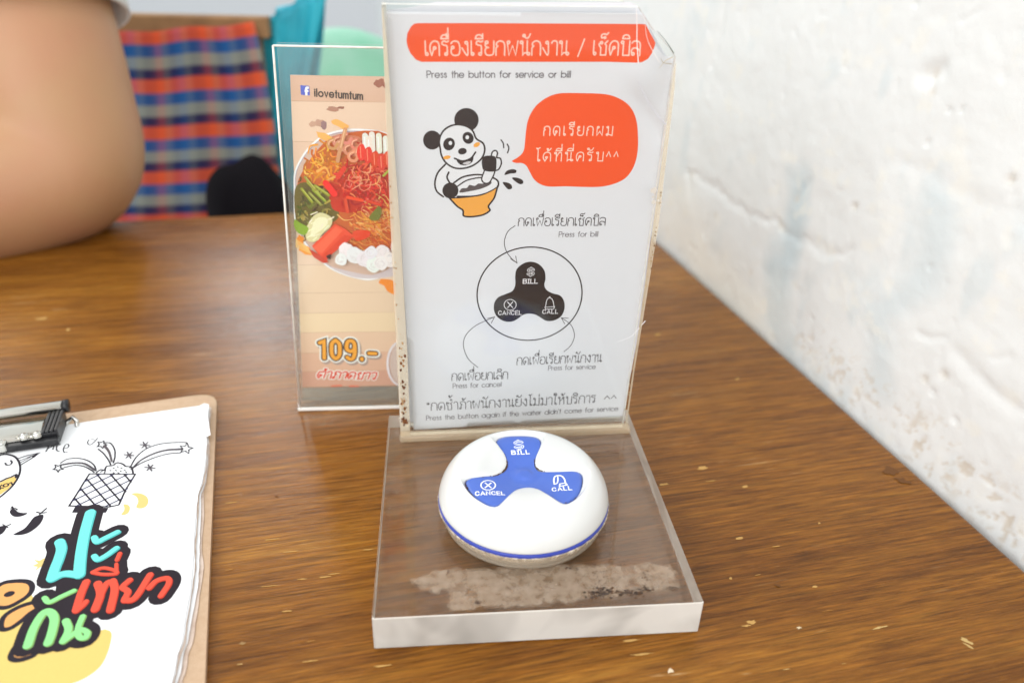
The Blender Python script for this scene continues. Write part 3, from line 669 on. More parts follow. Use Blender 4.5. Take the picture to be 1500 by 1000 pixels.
# ------------------------------------------------------------------ instruction card
CP = Plane(SP.w(0, 0, -.30), SP.ex, SP.ey); CP.n = SP.n
bp2 = Plane(SP.w(0, 0, -.62), SP.ex, SP.ey); bp2.n = SP.n
X = lambda u, v: CP.px(u, v)
card_px = [(563, 18.5), (760, 19.5), (943, 20.5), (948, 26), (948.5, 33), (953, 45), (961, 63), (966, 74), (973, 83), (982, 84), (988, 88), (985, 110), (978, 180), (966, 268), (955, 350), (946, 420), (935, 500), (913, 612.5), (760, 622.5), (606, 633)]
n_ = len(card_px)
def card_bulge(a, b):                                          # the sheet buckles a little near the torn corner
    q = WH - a; h = HH - b
    return .20 * math.exp(-((q - 1.0) ** 2 + (h - 2.2) ** 2) / 1.1) - .10 * math.exp(-((q + h * .9 - 4.2) ** 2) / .18) * math.exp(-(q ** 2) / 2.4)
def card_surf(a, b, off): return CP.w(a, b, -.16 + off + card_bulge(a, b))
def make_card():
    poly = [X(*p) for p in card_px]
    bm = bmesh.new(); bot = [bm.verts.new(Vector((p[0], p[1], 0))) for p in poly]; bm.faces.new(bot)
    bmesh.ops.triangulate(bm, faces=bm.faces[:])
    for axis, lo, hi in ((0, -1, 12), (1, -1, 21)):            # slice into a fine lattice so that it can buckle
        t = lo
        while t < hi:
            no = (1, 0, 0) if axis == 0 else (0, 1, 0); co = (t, 0, 0) if axis == 0 else (0, t, 0)
            bmesh.ops.bisect_plane(bm, geom=bm.verts[:] + bm.edges[:] + bm.faces[:], plane_co=co, plane_no=no)
            t += .35 if not (axis == 0 and t > 7) and not (axis == 1 and t > 13) else .16
    fs = [[(v.co.x, v.co.y) for v in f.verts] for f in bm.faces]; idx = {}; V = []; Fc = []
    for q in fs:
        l = []
        for p in q:
            k = (round(p[0], 4), round(p[1], 4))
            if k not in idx: idx[k] = len(V); V.append(card_surf(p[0], p[1], 0))
            l.append(idx[k])
        if len(set(l)) > 2: Fc.append(l)
    bm.free()
    return V, Fc
V, Fc = make_card()
card = thing('instruction_card', 'white printed card with orange heading and speech bubble in the nearer clear holder', 'sign', tuple(CP.w(WH / 2, .4, -.16)))
o = build('card_sheet', V, Fc, pap, card, smooth=True)
sol = o.modifiers.new('thick', 'SOLIDIFY'); sol.thickness = .0003; sol.offset = 0 if False else -1
if sum((Vector(V[f[0]]) - Vector(V[f[1]])).cross(Vector(V[f[2]]) - Vector(V[f[1]])).dot(CP.n) for f in Fc[:20]) > 0:
    o.data.flip_normals()
# plain sheet behind it, its upper corner curling
bk = [SX(586, 631), SX(914, 612), SX(986, 120), SX(985, 92), SX(940, 14), SX(930, 8), SX(640, 7.5), SX(618, 12), SX(600, 16), SX(566, 19)]
plate('backing_sheet', bp2, bk, -.015, 0, pap, card)
OR = (240, 84, 34); DK = (34, 24, 24); GR = (110, 104, 108)
def zf(rx, ry, s): return lambda q: [(rx + x / s, ry + y / s) for x, y in q]
z1 = zf(550, 0, 3.3333); z2 = zf(550, 300, 2.942); z3 = zf(600, 140, 5.0)
def new_ink(off=0): return Ink(card_surf, X, base=.004 + off, dz=.00012, gain=1.0)
k = new_ink()                                                  # heading banner: finely subdivided so that it follows the sheet
def dense(q, n=10):
    out = []
    for a, b in zip(q, q[1:] + q[:1]): out += [(a[0] + (b[0] - a[0]) * i / n, a[1] + (b[1] - a[1]) * i / n) for i in range(n)]
    return out
def patch_fill(ink, pts, c, du=.5, smooth=0):
    """fill an outline with a lattice so that the print follows a buckled sheet"""
    P = [ink.px(*p) for p in pts]
    if smooth: P = [tuple(q) for q in catmull(P, smooth, True)]
    bm = bmesh.new(); bm.faces.new([bm.verts.new(Vector((p[0], p[1], 0))) for p in P])
    bmesh.ops.triangulate(bm, faces=bm.faces[:])
    xs = [p[0] for p in P]; ys = [p[1] for p in P]
    for axis, lo, hi in ((0, min(xs), max(xs)), (1, min(ys), max(ys))):
        t = lo + du
        while t < hi:
            bmesh.ops.bisect_plane(bm, geom=bm.verts[:] + bm.edges[:] + bm.faces[:], plane_co=(t, 0, 0) if axis == 0 else (0, t, 0), plane_no=(1, 0, 0) if axis == 0 else (0, 1, 0)); t += du
    bm.verts.index_update(); b = len(ink.v); mi = ink._m(c)
    for v in bm.verts: ink.v.append(ink.surf(v.co.x, v.co.y, ink.off))
    for f in bm.faces:
        l = [b + v.index for v in f.verts]
        if f.normal.z < 0: l = l[::-1]
        ink.f.append(tuple(l)); ink.mi.append(mi)
    bm.free(); ink.off += ink.dz
patch_fill(k, z1([(205, 118), (500, 118), (900, 120), (1305, 122), (1325, 124), (1332, 140), (1345, 165), (1358, 188), (1370, 212), (1364, 232), (1350, 262), (1330, 288), (1300, 304), (1270, 307), (900, 308), (500, 308), (225, 308), (196, 296), (170, 265), (156, 232), (151, 205), (155, 170), (172, 136), (188, 122)]), OR, .16)
k.done('heading_banner', card)
k = new_ink(.002); k.text('เครื่องเรียกพนักงาน / เช็คบิล', *z1([(243, 277), (1290, 273)]), 21.0, .050, (255, 206, 188), sp=.15); k.done('heading_lettering', card)
k = new_ink(.001); k.text('Press the button for service or bill', *z1([(252, 385), (955, 384)]), 9.6, .032, (92, 86, 92), sp=.17); k.done('lettering', card)
k = new_ink(); patch_fill(k, z1([(668, 794), (690, 780), (715, 760), (728, 735), (733, 690), (738, 640), (748, 590), (770, 545), (800, 510), (845, 480), (890, 464), (940, 460), (1020, 461), (1110, 464), (1170, 476), (1225, 505), (1260, 545), (1280, 600), (1286, 660), (1286, 730), (1276, 790), (1255, 840), (1220, 880), (1165, 906), (1100, 919), (1020, 920), (930, 917), (850, 918), (805, 905), (775, 880), (755, 845), (738, 815), (715, 803), (690, 803)]), OR, .5, 4); k.done('speech_bubble', card)
k = new_ink(.002)
k.text('กดเรียกผม', *z1([(824, 668), (1160, 668)]), 13.4, .040, (255, 214, 196), sp=.36)
k.text('ได้ที่นี่ครับ^^', *z1([(785, 794), (1186, 792)]), 13.0, .040, (255, 214, 196), sp=.30); k.done('bubble_lettering', card)
# a plain cartoon bear stirring an orange bowl
k = new_ink(.0005); BK = (38, 30, 32); PW_ = (226, 226, 230); lw = .07
k.ell(*z3([(166, 336)])[0], 13.4, 14, BK); k.ell(*z3([(418, 188)])[0], 18, 17.5, BK)
k.poly(z3([(262, 515), (205, 575), (185, 650), (200, 710), (255, 755), (420, 750), (560, 640), (540, 520)]), PW_, 5)
k.stroke(z3([(262, 515), (208, 575), (186, 650), (200, 712), (248, 752)]), lw, BK)
hd = z3([(225, 395), (218, 340), (240, 280), (285, 240), (350, 222), (420, 236), (465, 270), (490, 325), (540, 360), (552, 410), (530, 470), (470, 520), (400, 543), (330, 540), (270, 505), (235, 450)])
k.poly(hd, PW_, 6); k.stroke(hd, lw, BK, closed=True)
k.ell(*z3([(290, 365)])[0], 8.5, 9.5, BK, rot=.4); k.ell(*z3([(430, 320)])[0], 8, 9, BK, rot=-.5)
k.ell(*z3([(300, 358)])[0], 2.6, 3, PW_); k.ell(*z3([(424, 316)])[0], 2.6, 3, PW_)
k.ell(*z3([(388, 418)])[0], 6.4, 4.8, BK, rot=-.15)
k.ell(*z3([(275, 463)])[0], 5.4, 2.8, (236, 164, 70), rot=-.2); k.ell(*z3([(494, 370)])[0], 5.2, 3.2, (236, 164, 70), rot=-.5)
k.stroke(z3([(330, 470), (390, 490), (450, 470), (485, 425)]), lw, BK)
k.poly(z3([(345, 480), (390, 492), (452, 470), (470, 450), (462, 495), (420, 520), (370, 515)]), BK, 4)
k.poly(z3([(390, 508), (430, 492), (452, 496), (425, 516)]), (200, 196, 200), 4)
k.poly(z3([(330, 655), (400, 605), (500, 588), (600, 605), (650, 640), (640, 690), (540, 735), (420, 752), (350, 745)]), PW_, 5)
k.stroke(z3([(325, 650), (390, 608), (480, 590), (560, 596), (625, 618), (652, 645), (640, 688), (560, 728), (470, 748), (350, 750)]), lw, BK)
k.stroke(z3([(345, 680), (420, 632), (510, 612), (560, 616)]), lw * .8, BK)
k.poly(z3([(365, 715), (385, 690), (420, 688), (440, 665), (480, 672), (505, 655), (540, 655), (600, 640), (590, 665), (520, 695), (440, 712), (380, 722)]), (84, 76, 78), 3)
k.poly(z3([(300, 762), (400, 758), (520, 742), (600, 712), (642, 684), (625, 750), (585, 815), (588, 850), (540, 880), (470, 897), (400, 893), (395, 850), (350, 820)]), (236, 164, 70))
k.stroke(z3([(296, 765), (350, 822), (392, 852), (398, 892), (460, 898), (540, 884), (590, 852), (580, 820), (622, 760), (648, 672)]), lw, BK)
k.stroke(z3([(300, 762), (400, 756), (520, 740), (600, 708), (645, 680)]), lw * .7, BK)
k.poly(z3([(555, 560), (535, 620), (540, 648), (580, 650), (612, 600), (625, 560)]), PW_, 3); k.stroke(z3([(550, 560), (530, 620), (548, 650), (585, 648), (615, 600), (628, 562)]), lw * .8, BK)
k.ell(*z3([(620, 448)])[0], 5, 8, PW_, rot=.3); k.stroke(z3([(600, 455), (608, 425), (630, 412), (646, 428), (640, 460)]), lw * .8, BK)
k.stroke(z3([(640, 465), (668, 472), (674, 510), (655, 550), (630, 560)]), lw * .8, BK)
k.poly(z3([(535, 475), (560, 452), (630, 458), (638, 520), (625, 565), (550, 560), (532, 520)]), BK, 4)
k.ell(*z3([(300, 706)])[0], 11.8, 11.6, BK); k.stroke(z3([(288, 572), (275, 610), (298, 655)]), lw, BK)
k.done('cartoon_drawing', card)
k = new_ink(.0005)
k.stroke(z3([(672, 335), (688, 358), (692, 392)]), .05, BK); k.stroke(z3([(718, 366), (730, 395), (720, 430)]), .05, BK)
for q in ([(698, 592), (715, 562), (755, 550), (785, 558), (778, 578), (740, 582)], [(752, 614), (790, 612), (828, 628), (836, 650), (815, 660), (785, 645)], [(684, 646), (720, 648), (748, 664), (752, 690), (728, 698), (706, 680)]): k.poly(z3(q), BK, 4)
k.done('splash_marks', card)
TXT = (52, 44, 48)
for t_, a_, b_, h_, w_ in (('กดเพื่อเรียกเช็คบิล', (617, 98), (992, 95), 11.6, .030), ('กดเพื่อยกเลิก', (330, 766), (571, 757), 10.6, .030), ('กดเพื่อเรียกพนักงาน', (611, 698), (977, 683), 10.8, .030), ('*กดซํ้าถ้าพนักงานยังไม่มาให้บริการ', (222, 895), (950, 859), 11.0, .030)):
    k = new_ink(.0005); k.text(t_, *z2([a_, b_]), h_, w_ * 1.08, TXT, sp=.15); k.done('lettering', card)
k = new_ink(.0005); k.text('^^', *z2([(988, 856), (1040, 853)]), 8, .034, TXT, sp=.1); k.done('lettering', card)
for t_, a_, b_, h_ in (('Press for bill', (793, 145), (961, 143), 7.4), ('Press for cancel', (335, 798), (543, 790), 6.8), ('Press for service', (747, 721), (950, 714), 6.8), ("Press the button again if the waiter didn't come for service", (220, 937), (1047, 894), 6.8)):
    k = new_ink(.0005); k.text(t_, *z2([a_, b_]), h_, .026, (92, 84, 90), sp=.17); k.done('lettering', card)
k = new_ink(.0005)
k.stroke(z2([(666 + 227 * math.cos(t), 390 + 201 * math.sin(t) - 6 * math.cos(t)) for t in [2 * math.pi * i / 28 for i in range(28)]]), .058, DK, smooth=4, closed=True)
for q, hd_ in (([(603, 97), (572, 122), (557, 165), (565, 205), (588, 238), (612, 258)], [(584, 240), (612, 258), (606, 228)]), ([(442, 708), (400, 670), (380, 615), (390, 570), (430, 530), (480, 505), (515, 490)], [(484, 497), (515, 490), (500, 517)]), ([(815, 640), (845, 612), (860, 570), (845, 525), (805, 495)], [(834, 496), (803, 494), (818, 520)])):
    k.stroke(z2(q), .03, DK); k.stroke(z2(hd_), .03, DK, smooth=0)
k.done('diagram_lines', card)
k = new_ink(.0005)
k.poly(z2([(670, 252), (705, 262), (730, 290), (735, 325), (730, 352), (740, 374), (765, 388), (798, 398), (815, 422), (817, 455), (802, 488), (770, 506), (738, 507), (712, 492), (690, 480), (663, 476), (637, 482), (615, 498), (590, 510), (558, 509), (528, 492), (513, 465), (513, 432), (530, 406), (562, 392), (592, 378), (604, 352), (604, 315), (610, 285), (635, 262)]), DK, 5)
WT = (232, 228, 232)
k.text('BILL', *z2([(638, 346), (700, 345)]), 6.2, .038, WT, sp=.22); k.text('CANCEL', *z2([(531, 481), (631, 480)]), 5.6, .032, WT, sp=.26); k.text('CALL', *z2([(722, 476), (788, 475)]), 5.6, .032, WT, sp=.3)
k.text('$', *z2([(656, 311), (684, 311)]), 10.5, .085, WT); k.text('$', *z2([(656, 311), (684, 311)]), 10.5, .036, DK)
k.stroke(z2([(582 + 26 * math.cos(t), 438 + 23 * math.sin(t)) for t in [2 * math.pi * i / 16 for i in range(16)]]), .03, WT, closed=True)
k.stroke(z2([(571, 426), (593, 450)]), .035, WT); k.stroke(z2([(593, 426), (571, 450)]), .035, WT)
k.stroke(z2([(735, 445), (740, 420), (746, 410), (753, 408), (762, 412), (768, 424), (772, 445)]), .03, WT); k.stroke(z2([(732, 448), (774, 446), (770, 456), (736, 457)]), .03, WT, smooth=0, closed=True); k.stroke(z2([(751, 404), (755, 404)]), .04, WT)
k.done('button_diagram', card)
# ------------------------------------------------------------------ call button
cb = thing('call_button', 'round white service call button with a blue three-bladed keypad, on the acrylic base', 'call button', (BC[0], BC[1], T))
def zkey(r_): return 3.50 + .22 * smst(.4, 2.2, r_) - .12 * smst(2.4, 2.85, r_) + .06 * (1 - smst(.18, .42, r_)) - .02 * math.exp(-((r_ - .6) / .16) ** 2)
def zdome(r_): return 3.84 - .26 * (1 - smst(.5, 2.1, r_)) - .66 * smst(2.45, 3.42, r_) ** 1.7
def smst(a, b, x): t = max(0, min(1, (x - a) / (b - a))); return t * t * (3 - 2 * t)
class KeyMap:
    def px(s, u, v):
        z_ = 3.6
        for _ in range(8): p = atz(u, v, z_); z_ = zkey(math.hypot(p.x - BC[0], p.y - BC[1]))
        return (p.x, p.y)
KP = KeyMap()
oz = zf(620, 600, 4.1667)
out_px = oz([(455, 180), (480, 166), (520, 158), (600, 155), (670, 160), (702, 172), (717, 192), (715, 220), (702, 255), (684, 295), (680, 330), (692, 358), (725, 376), (800, 378), (880, 376), (940, 376), (962, 388), (970, 412), (967, 455), (950, 502), (922, 540), (888, 562), (848, 567), (812, 551), (760, 520), (722, 496), (690, 479), (650, 470), (610, 472), (568, 486), (540, 508), (512, 535), (480, 566), (450, 588), (420, 597), (385, 586), (330, 551), (290, 512), (267, 474), (257, 440), (268, 425), (300, 415), (400, 405), (450, 397), (490, 376), (512, 345), (512, 305), (495, 268), (465, 235), (444, 205)])
OUT = [tuple(q) for q in catmull([KP.px(*p) for p in out_px], 5, True)]
KC = Vector(BC)
def Rth(t):
    d = (math.cos(t), math.sin(t)); best = 0
    for (x0, y0), (x1, y1) in zip(OUT, OUT[1:] + OUT[:1]):
        ex_, ey_ = x1 - x0, y1 - y0; qx, qy = x0 - KC.x, y0 - KC.y; D = d[0] * ey_ - d[1] * ex_
        if abs(D) < 1e-12: continue
        s = (qx * ey_ - qy * ex_) / D; u = (qx * d[1] - qy * d[0]) / D
        if s > 0 and -1e-6 <= u <= 1 + 1e-6: best = max(best, s)
    return best
NT = 240; RT = [Rth(2 * math.pi * i / NT) for i in range(NT)]
DC = Vector(BC)
def zsh(r_, e): k_ = smst(.05, .75, e + .8 * smst(2.5, 2.8, r_)); return (zkey(r_) + .035) * (1 - k_) + zdome(r_) * k_
RIM = 2.84
rim_prof = [(2.84, 3.735), (2.96, 3.62), (3.09, 3.48), (3.20, 3.33), (3.30, 3.16), (3.38, 2.98), (3.44, 2.80), (3.475, 2.66), (3.485, 2.56), (3.48, 2.50), (3.45, 2.475), (3.38, 2.47)]
V = []; Fc = []
inner = [(.03, 'w', 3.2), (.03, 'w', None), (.045, 'b', .045), (.075, 'b', .018), (.12, 'b', 0)] + [('l', k / 9) for k in range(1, 9)]
rows = []
for i in range(NT):
    t = 2 * math.pi * i / NT; d = Vector((math.cos(t), math.sin(t))); row = []
    # inner boundary seen from the key centre, outer rim from the dome centre
    rim = DC + d * RIM; r0_ = RT[i]
    for q in inner:
        if q[0] == 'l':
            pI = KC + d * (r0_ + .12); p = pI.lerp(rim, q[1]); rr_ = (p - DC).length; row.append((p.x, p.y, zsh(rr_, rr_ - r0_)))
        else:
            p = KC + d * (r0_ + q[0]); rr_ = (p - DC).length; zt = zsh(rr_, q[0])
            z_ = q[2] if q[1] == 'w' and q[2] is not None else (zt - .07 if q[1] == 'w' else zt - q[2])
            row.append((p.x, p.y, z_))
    for r_, z_ in rim_prof:
        p = DC + d * r_; row.append((p.x, p.y, z_ if z_ is not None else zdome(r_)))
    rows.append(row)
K = len(rows[0])
for row in rows: V += row
for i in range(NT):
    for j in range(K - 1):
        a, b = i * K + j, ((i + 1) % NT) * K + j; Fc.append((a, a + 1, b + 1, b))
build('dome_shell', V, Fc, white_pl, cb, smooth=True)
V = [(KC.x, KC.y, zkey(0))]; Fc = []; J = 22
for i in range(NT):
    t = 2 * math.pi * i / NT; d = Vector((math.cos(t), math.sin(t)))
    for j in range(1, J + 1):
        r_ = RT[i] * (j / J) - (.0 if j < J else .0); p = KC + d * r_; e = RT[i] - r_
        V.append((p.x, p.y, zkey(r_) - .05 * max(0, 1 - e / .05) ** 2 if e < .05 else zkey(r_)))
    p = KC + d * RT[i]; V.append((p.x, p.y, 3.2))
J1 = J + 1
for i in range(NT):
    i2 = (i + 1) % NT; Fc.append((0, 1 + i * J1, 1 + i2 * J1))
    for j in range(J1 - 1): Fc.append((1 + i * J1 + j, 1 + i * J1 + j + 1, 1 + i2 * J1 + j + 1, 1 + i2 * J1 + j))
keyo = build('keypad', V, Fc, blue_pl, cb, smooth=True)
lathe('blue_rim', [(3.36, 2.468), (3.47, 2.465), (3.50, 2.44), (3.50, 2.30), (3.47, 2.27), (3.3, 2.26)], BC, blue_rim, cb)
lathe('base_shell', [(3.30, 2.262), (3.38, 2.25), (3.28, T + .35), (3.12, T + .03), (.01, T + .02)], BC, mat('beige_base_plastic', (.56, .47, .35), .5, noise=(150, .7, (.40, .27, .16))), cb)
ksurf = lambda a, b, o: Vector((a, b, zkey((Vector((a, b)) - KC).length) + o))
k = Ink(ksurf, KP.px, base=.006, dz=.0003); W_ = (244, 246, 250)
k.text('BILL', *oz([(541, 272), (648, 268)]), 5.4, .046, W_, sp=.34); k.done('lettering', keyo)
k = Ink(ksurf, KP.px, base=.006, dz=.0003); k.text('CANCEL', *oz([(320, 524), (497, 519)]), 5.0, .044, W_, sp=.3); k.done('lettering', keyo)
k = Ink(ksurf, KP.px, base=.006, dz=.0003); k.text('CALL', *oz([(790, 497), (907, 488)]), 5.2, .045, W_, sp=.34); k.done('lettering', keyo)
k = Ink(ksurf, KP.px, base=.006, dz=.0003); k.text('$', *oz([(560, 238), (612, 236)]), 11.5, .105, W_); k.text('$', *oz([(560, 238), (612, 236)]), 11.5, .045, (92, 126, 214)); k.done('dollar_symbol', keyo)
k = Ink(ksurf, KP.px, base=.006, dz=.0003)
k.stroke(oz([(396 + 44 * math.cos(t), 460 + 29 * math.sin(t)) for t in [2 * math.pi * i / 18 for i in range(18)]]), .05, W_, closed=True)
k.stroke(oz([(378, 446), (414, 475)]), .055, W_); k.stroke(oz([(414, 446), (378, 475)]), .055, W_); k.done('cancel_symbol', keyo)
k = Ink(ksurf, KP.px, base=.006, dz=.0003)
k.stroke(oz([(800, 454), (797, 430), (803, 408), (822, 401), (846, 405), (862, 424), (868, 446), (878, 458)]), .06, W_); k.stroke(oz([(878, 458), (850, 464), (832, 466), (834, 452), (866, 446)]), .055, W_, smooth=0)
k.stroke(oz([(800, 454), (816, 448), (822, 430), (820, 404)]), .05, W_); k.done('bell_symbol', keyo)
# brown grime caught round the keypad
rr = random.Random(3); gv = []; gf = []
for (th0, th1, n) in ((75, 130, 0), (25, 62, 26), (140, 172, 90), (176, 215, 60), (-160, -120, 55), (8, 26, 22), (-62, -30, 8), (120, 142, 34)):
    for i in range(n):
        t = R(rr.uniform(th0, th1)); d = Vector((math.cos(t), math.sin(t))); r_ = RT[int((t % (2 * math.pi)) / (2 * math.pi) * NT) % NT] + rr.uniform(-.005, .035)
        p = KC + d * r_; s = rr.uniform(.015, .045); b = len(gv)
        for q in ((1, 0, 0), (0, 1, 0), (-1, 0, 0), (0, -1, 0), (0, 0, 1)): gv.append((p.x + q[0] * s * rr.uniform(.5, 1), p.y + q[1] * s * rr.uniform(.5, 1), zkey(r_) + .0 + q[2] * s * .9))
        gf += [(b, b + 1, b + 4), (b + 1, b + 2, b + 4), (b + 2, b + 3, b + 4), (b + 3, b, b + 4)]
build('keypad_grime', gv, gf, grime, cb)['kind'] = 'stuff'

# ------------------------------------------------------------------ menu stand behind
MP = Plane((atz(440, 600).x, 15.8, 0), (1, 0, 0), (0, 0, 1)); MP.n = Vector((0, -1, 0))
mtl = MP.px(400, 67); MH = mtl[1]; MW = 10.2
ms = thing('menu_holder', 'clear acrylic menu holder standing on the table behind the instruction card', 'menu holder', (4, 16.5, 0))
green_edge = mat('pale_acrylic_edge', (.74, .80, .74), .25)
ml = mtl[0]
plate('front_panel', MP, [(0, .02), (MW, .02), (MW, MH), (ml, MH)], -.2, 0, thin, ms, green_edge)
plate('back_panel', MP, [(.05, .02), (MW, .02), (MW, MH), (ml, MH)], -1.0, -.85, clear_sheet('clear_acrylic_sheet_back', (.95, .975, .96), .05, (.80, .88, .84)), ms)
v, f = box_geo((MP.O.x - .25, 15.78, .02), (MW + .5, 0, 0), (0, 4.2, 0), (0, 0, .22)); o = build('foot_plate', v, f, clear_sheet('foot_sheet', veil=.02), ms); bevel(o, .05, 2)
v, f = box_geo((MP.O.x - .1, 15.70, .02), (MW + .2, 0, 0), (0, .07, 0), (0, 0, .16)); build('front_lip', v, f, mat('bright_lip', (.85, .84, .8), .2), ms)
tube('left_bevel', [MP.w(0, .1, .02), MP.w(ml, MH, .02)], .05, edge_m, ms, n=8)
tube('top_bevel', [MP.w(ml, MH, .02), MP.w(MW, MH, .02)], .045, edge_m, ms, n=8)
MC = Plane(MP.O + Vector((0, .42, 0)), MP.ex, MP.ey); MC.n = MP.n
menu = thing('food_menu', 'photo menu card with a bowl of noodle salad priced 109, in the farther holder', 'menu', tuple(MC.w(4, 1, 0)))
mpx = [(425, 110), (600, 124), (620, 573), (443, 567), (428, 140)]
pts = [MC.px(*p) for p in mpx]; x1 = MW - .3
tl_, bl_ = pts[0], pts[3]
sheet_pts = [tl_, (x1, tl_[1] - .05), (x1, bl_[1]), bl_]
plate('menu_sheet', MC, sheet_pts, -.03, 0, pap, menu)
msurf = lambda a, b, o: MC.w(a, b, o)
def clipx(q): return q
BX = lambda: Ink(msurf, MC.px, base=.004, dz=.00022, rough=.45, gain=1.12)
k = BX()
# wooden boards printed across the picture
lerp = lambda a, b, t: (a[0] + (b[0] - a[0]) * t, a[1] + (b[1] - a[1]) * t)
cuts = [0, .07, .182, .262, .42, .56, .655, .725, .795, .87, .94, 1]
cols = [(214, 176, 152), (226, 196, 172), (222, 190, 166), (222, 190, 168), (226, 198, 172), (226, 200, 172), (226, 200, 172), (230, 206, 172), (224, 192, 164), (216, 176, 150), (206, 160, 138)]
for a, b, c in zip(cuts, cuts[1:], cols):
    y0, y1 = tl_[1] + (bl_[1] - tl_[1]) * a, tl_[1] + (bl_[1] - tl_[1]) * b
    k.poly([(lerp(tl_, bl_, a)[0], y0), (x1, y0), (x1, y1), (lerp(tl_, bl_, b)[0], y1)], c, px=False)
    k.stroke([(lerp(tl_, bl_, b)[0] + .02, y1), (x1, y1 - .02)], .035, (178, 140, 112), px=False, smooth=0)
rr = random.Random(21)
def zz(q): return [(420 + x / 4.0, 170 + y / 4.0) for x, y in q]
def blobp(ink, u, v, ru, rv, c, rot=0, jag=.25, n=14):
    ink.poly([(u + ru * math.cos(t) * math.cos(rot) * (1 + rr.uniform(-jag, jag)) - rv * math.sin(t) * math.sin(rot), v + ru * math.cos(t) * math.sin(rot) + rv * math.sin(t) * math.cos(rot) * (1 + rr.uniform(-jag, jag))) for t in [2 * math.pi * i / n for i in range(n)]], c, 2)
def jit(c, a=14): return tuple(max(0, min(255, int(x + rr.uniform(-a, a)))) for x in c)
for u, v, ru, rv, c in ((488, 160, 9, 4, (176, 130, 110)), (500, 158, 5, 2, (150, 100, 84)), (468, 180, 8, 5, (190, 150, 130)), (474, 183, 4, 7, (150, 118, 118)), (458, 182, 5, 4, (196, 156, 134)), (556, 122, 9, 6, (160, 100, 80)), (570, 126, 8, 5, (150, 80, 60))): blobp(k, u, v, ru, rv, c)
for u, v in ((498, 182), (476, 200)): blobp(k, u, v, 14, 5, (240, 176, 96), .4)
blobp(k, 448, 366, 12, 6, (238, 150, 50), .5); blobp(k, 440, 352, 6, 8, (236, 140, 40)); blobp(k, 575, 420, 20, 8, (240, 140, 50), .5)
for i in range(14): k.stroke([(434 + i * 1.6, 350 + i * 1.2), (430 + i * 2.2 + 4, 362 + i)], .04, (246, 190, 110), smooth=0)
k.done('wooden_boards_print', menu)
k = BX(); k.off += .004
bowl = zz([(42, 430), (45, 330), (80, 250), (130, 180), (200, 120), (280, 88), (370, 75), (460, 76), (560, 90), (640, 130), (720, 220), (780, 380), (790, 560), (740, 740), (690, 830), (600, 920), (500, 962), (400, 950), (300, 918), (220, 870), (130, 780), (70, 690), (45, 600)])
k.poly(bowl, (196, 186, 190), 5)
sc_in = [(508 + (u - 508) * .955, 298 + (v - 298) * .955) for u, v in bowl]
k.stroke([(508 + (u - 508) * .985, 298 + (v - 298) * .985) for u, v in bowl], .09, (240, 238, 240), closed=True); k.poly(sc_in, (206, 176, 158), 5)
k.stroke([(508 + (u - 508) * .965, 298 + (v - 298) * .965) for u, v in bowl], .035, (170, 150, 160), closed=True)
base_ = [([(60, 420), (90, 330), (180, 200), (300, 110), (600, 110), (700, 400), (640, 760), (420, 780), (240, 640), (60, 600)], (196, 96, 44)), ([(48, 430), (130, 390), (280, 470), (300, 600), (200, 640), (120, 700), (60, 640)], (108, 96, 42)),
         ([(250, 380), (330, 300), (600, 300), (640, 520), (500, 560), (300, 560), (255, 500)], (196, 52, 30)), ([(250, 880), (330, 900), (500, 930), (640, 880), (650, 930), (520, 950), (400, 945), (300, 910)], (206, 194, 196)),
         ([(300, 120), (420, 120), (460, 180), (420, 240), (320, 200)], (204, 128, 92))]
for q, c in base_: k.poly(zz(q), c, 4)
def shred(n, cu, cv, su, sv, ln, wd_, cols_, curl=.6, ang=None):
    for i in range(n):
        u, v = rr.gauss(cu, su), rr.gauss(cv, sv)
        if ((u - 508) / 74) ** 2 + ((v - 298) / 108) ** 2 > 1: continue
        a = rr.uniform(0, math.pi) if ang is None else rr.gauss(ang, .3); l = ln * rr.uniform(.5, 1.2); c_ = rr.uniform(-curl, curl) * l
        k.stroke([(u - l / 2 * math.cos(a), v - l / 2 * math.sin(a)), (u - c_ * math.sin(a), v + c_ * math.cos(a)), (u + l / 2 * math.cos(a), v + l / 2 * math.sin(a))], wd_ * rr.uniform(.7, 1.3), jit(rr.choice(cols_)), smooth=4, cap=False, taper=(1, .5))
OC = [(232, 150, 60), (224, 120, 48), (240, 172, 84), (206, 96, 40), (244, 190, 110)]
shred(90, 475, 240, 16, 14, 18, .10, [(226, 150, 44), (214, 124, 34), (238, 176, 74), (190, 96, 30)], .5)
shred(130, 552, 330, 20, 16, 24, .05, OC, .5, .4)
shred(60, 540, 345, 22, 10, 20, .06, [(204, 84, 34), (232, 132, 60)], .4, .6)
shred(60, 455, 305, 12, 18, 12, .10, [(122, 112, 44), (94, 86, 34), (150, 138, 62), (70, 64, 30), (168, 152, 80)], .4)
shred(150, 535, 262, 20, 22, 18, .09, [(206, 50, 30), (222, 70, 44), (186, 36, 22), (232, 96, 66), (170, 40, 24)], .5)
shred(40, 540, 250, 22, 22, 15, .05, [(240, 130, 96), (246, 150, 110)], .6)
for u, v, a in ((460, 275, .8), (468, 285, .75), (455, 268, .9), (472, 278, .6), (450, 285, .9), (462, 290, .8)): k.stroke([(u - 12 * math.cos(a), v - 12 * math.sin(a)), (u + 12 * math.cos(a), v + 12 * math.sin(a))], .13, jit((150, 150, 50)), smooth=0); k.stroke([(u - 10 * math.cos(a), v - 11 * math.sin(a)), (u + 11 * math.cos(a), v + 9 * math.sin(a))], .03, (190, 190, 96), smooth=0)
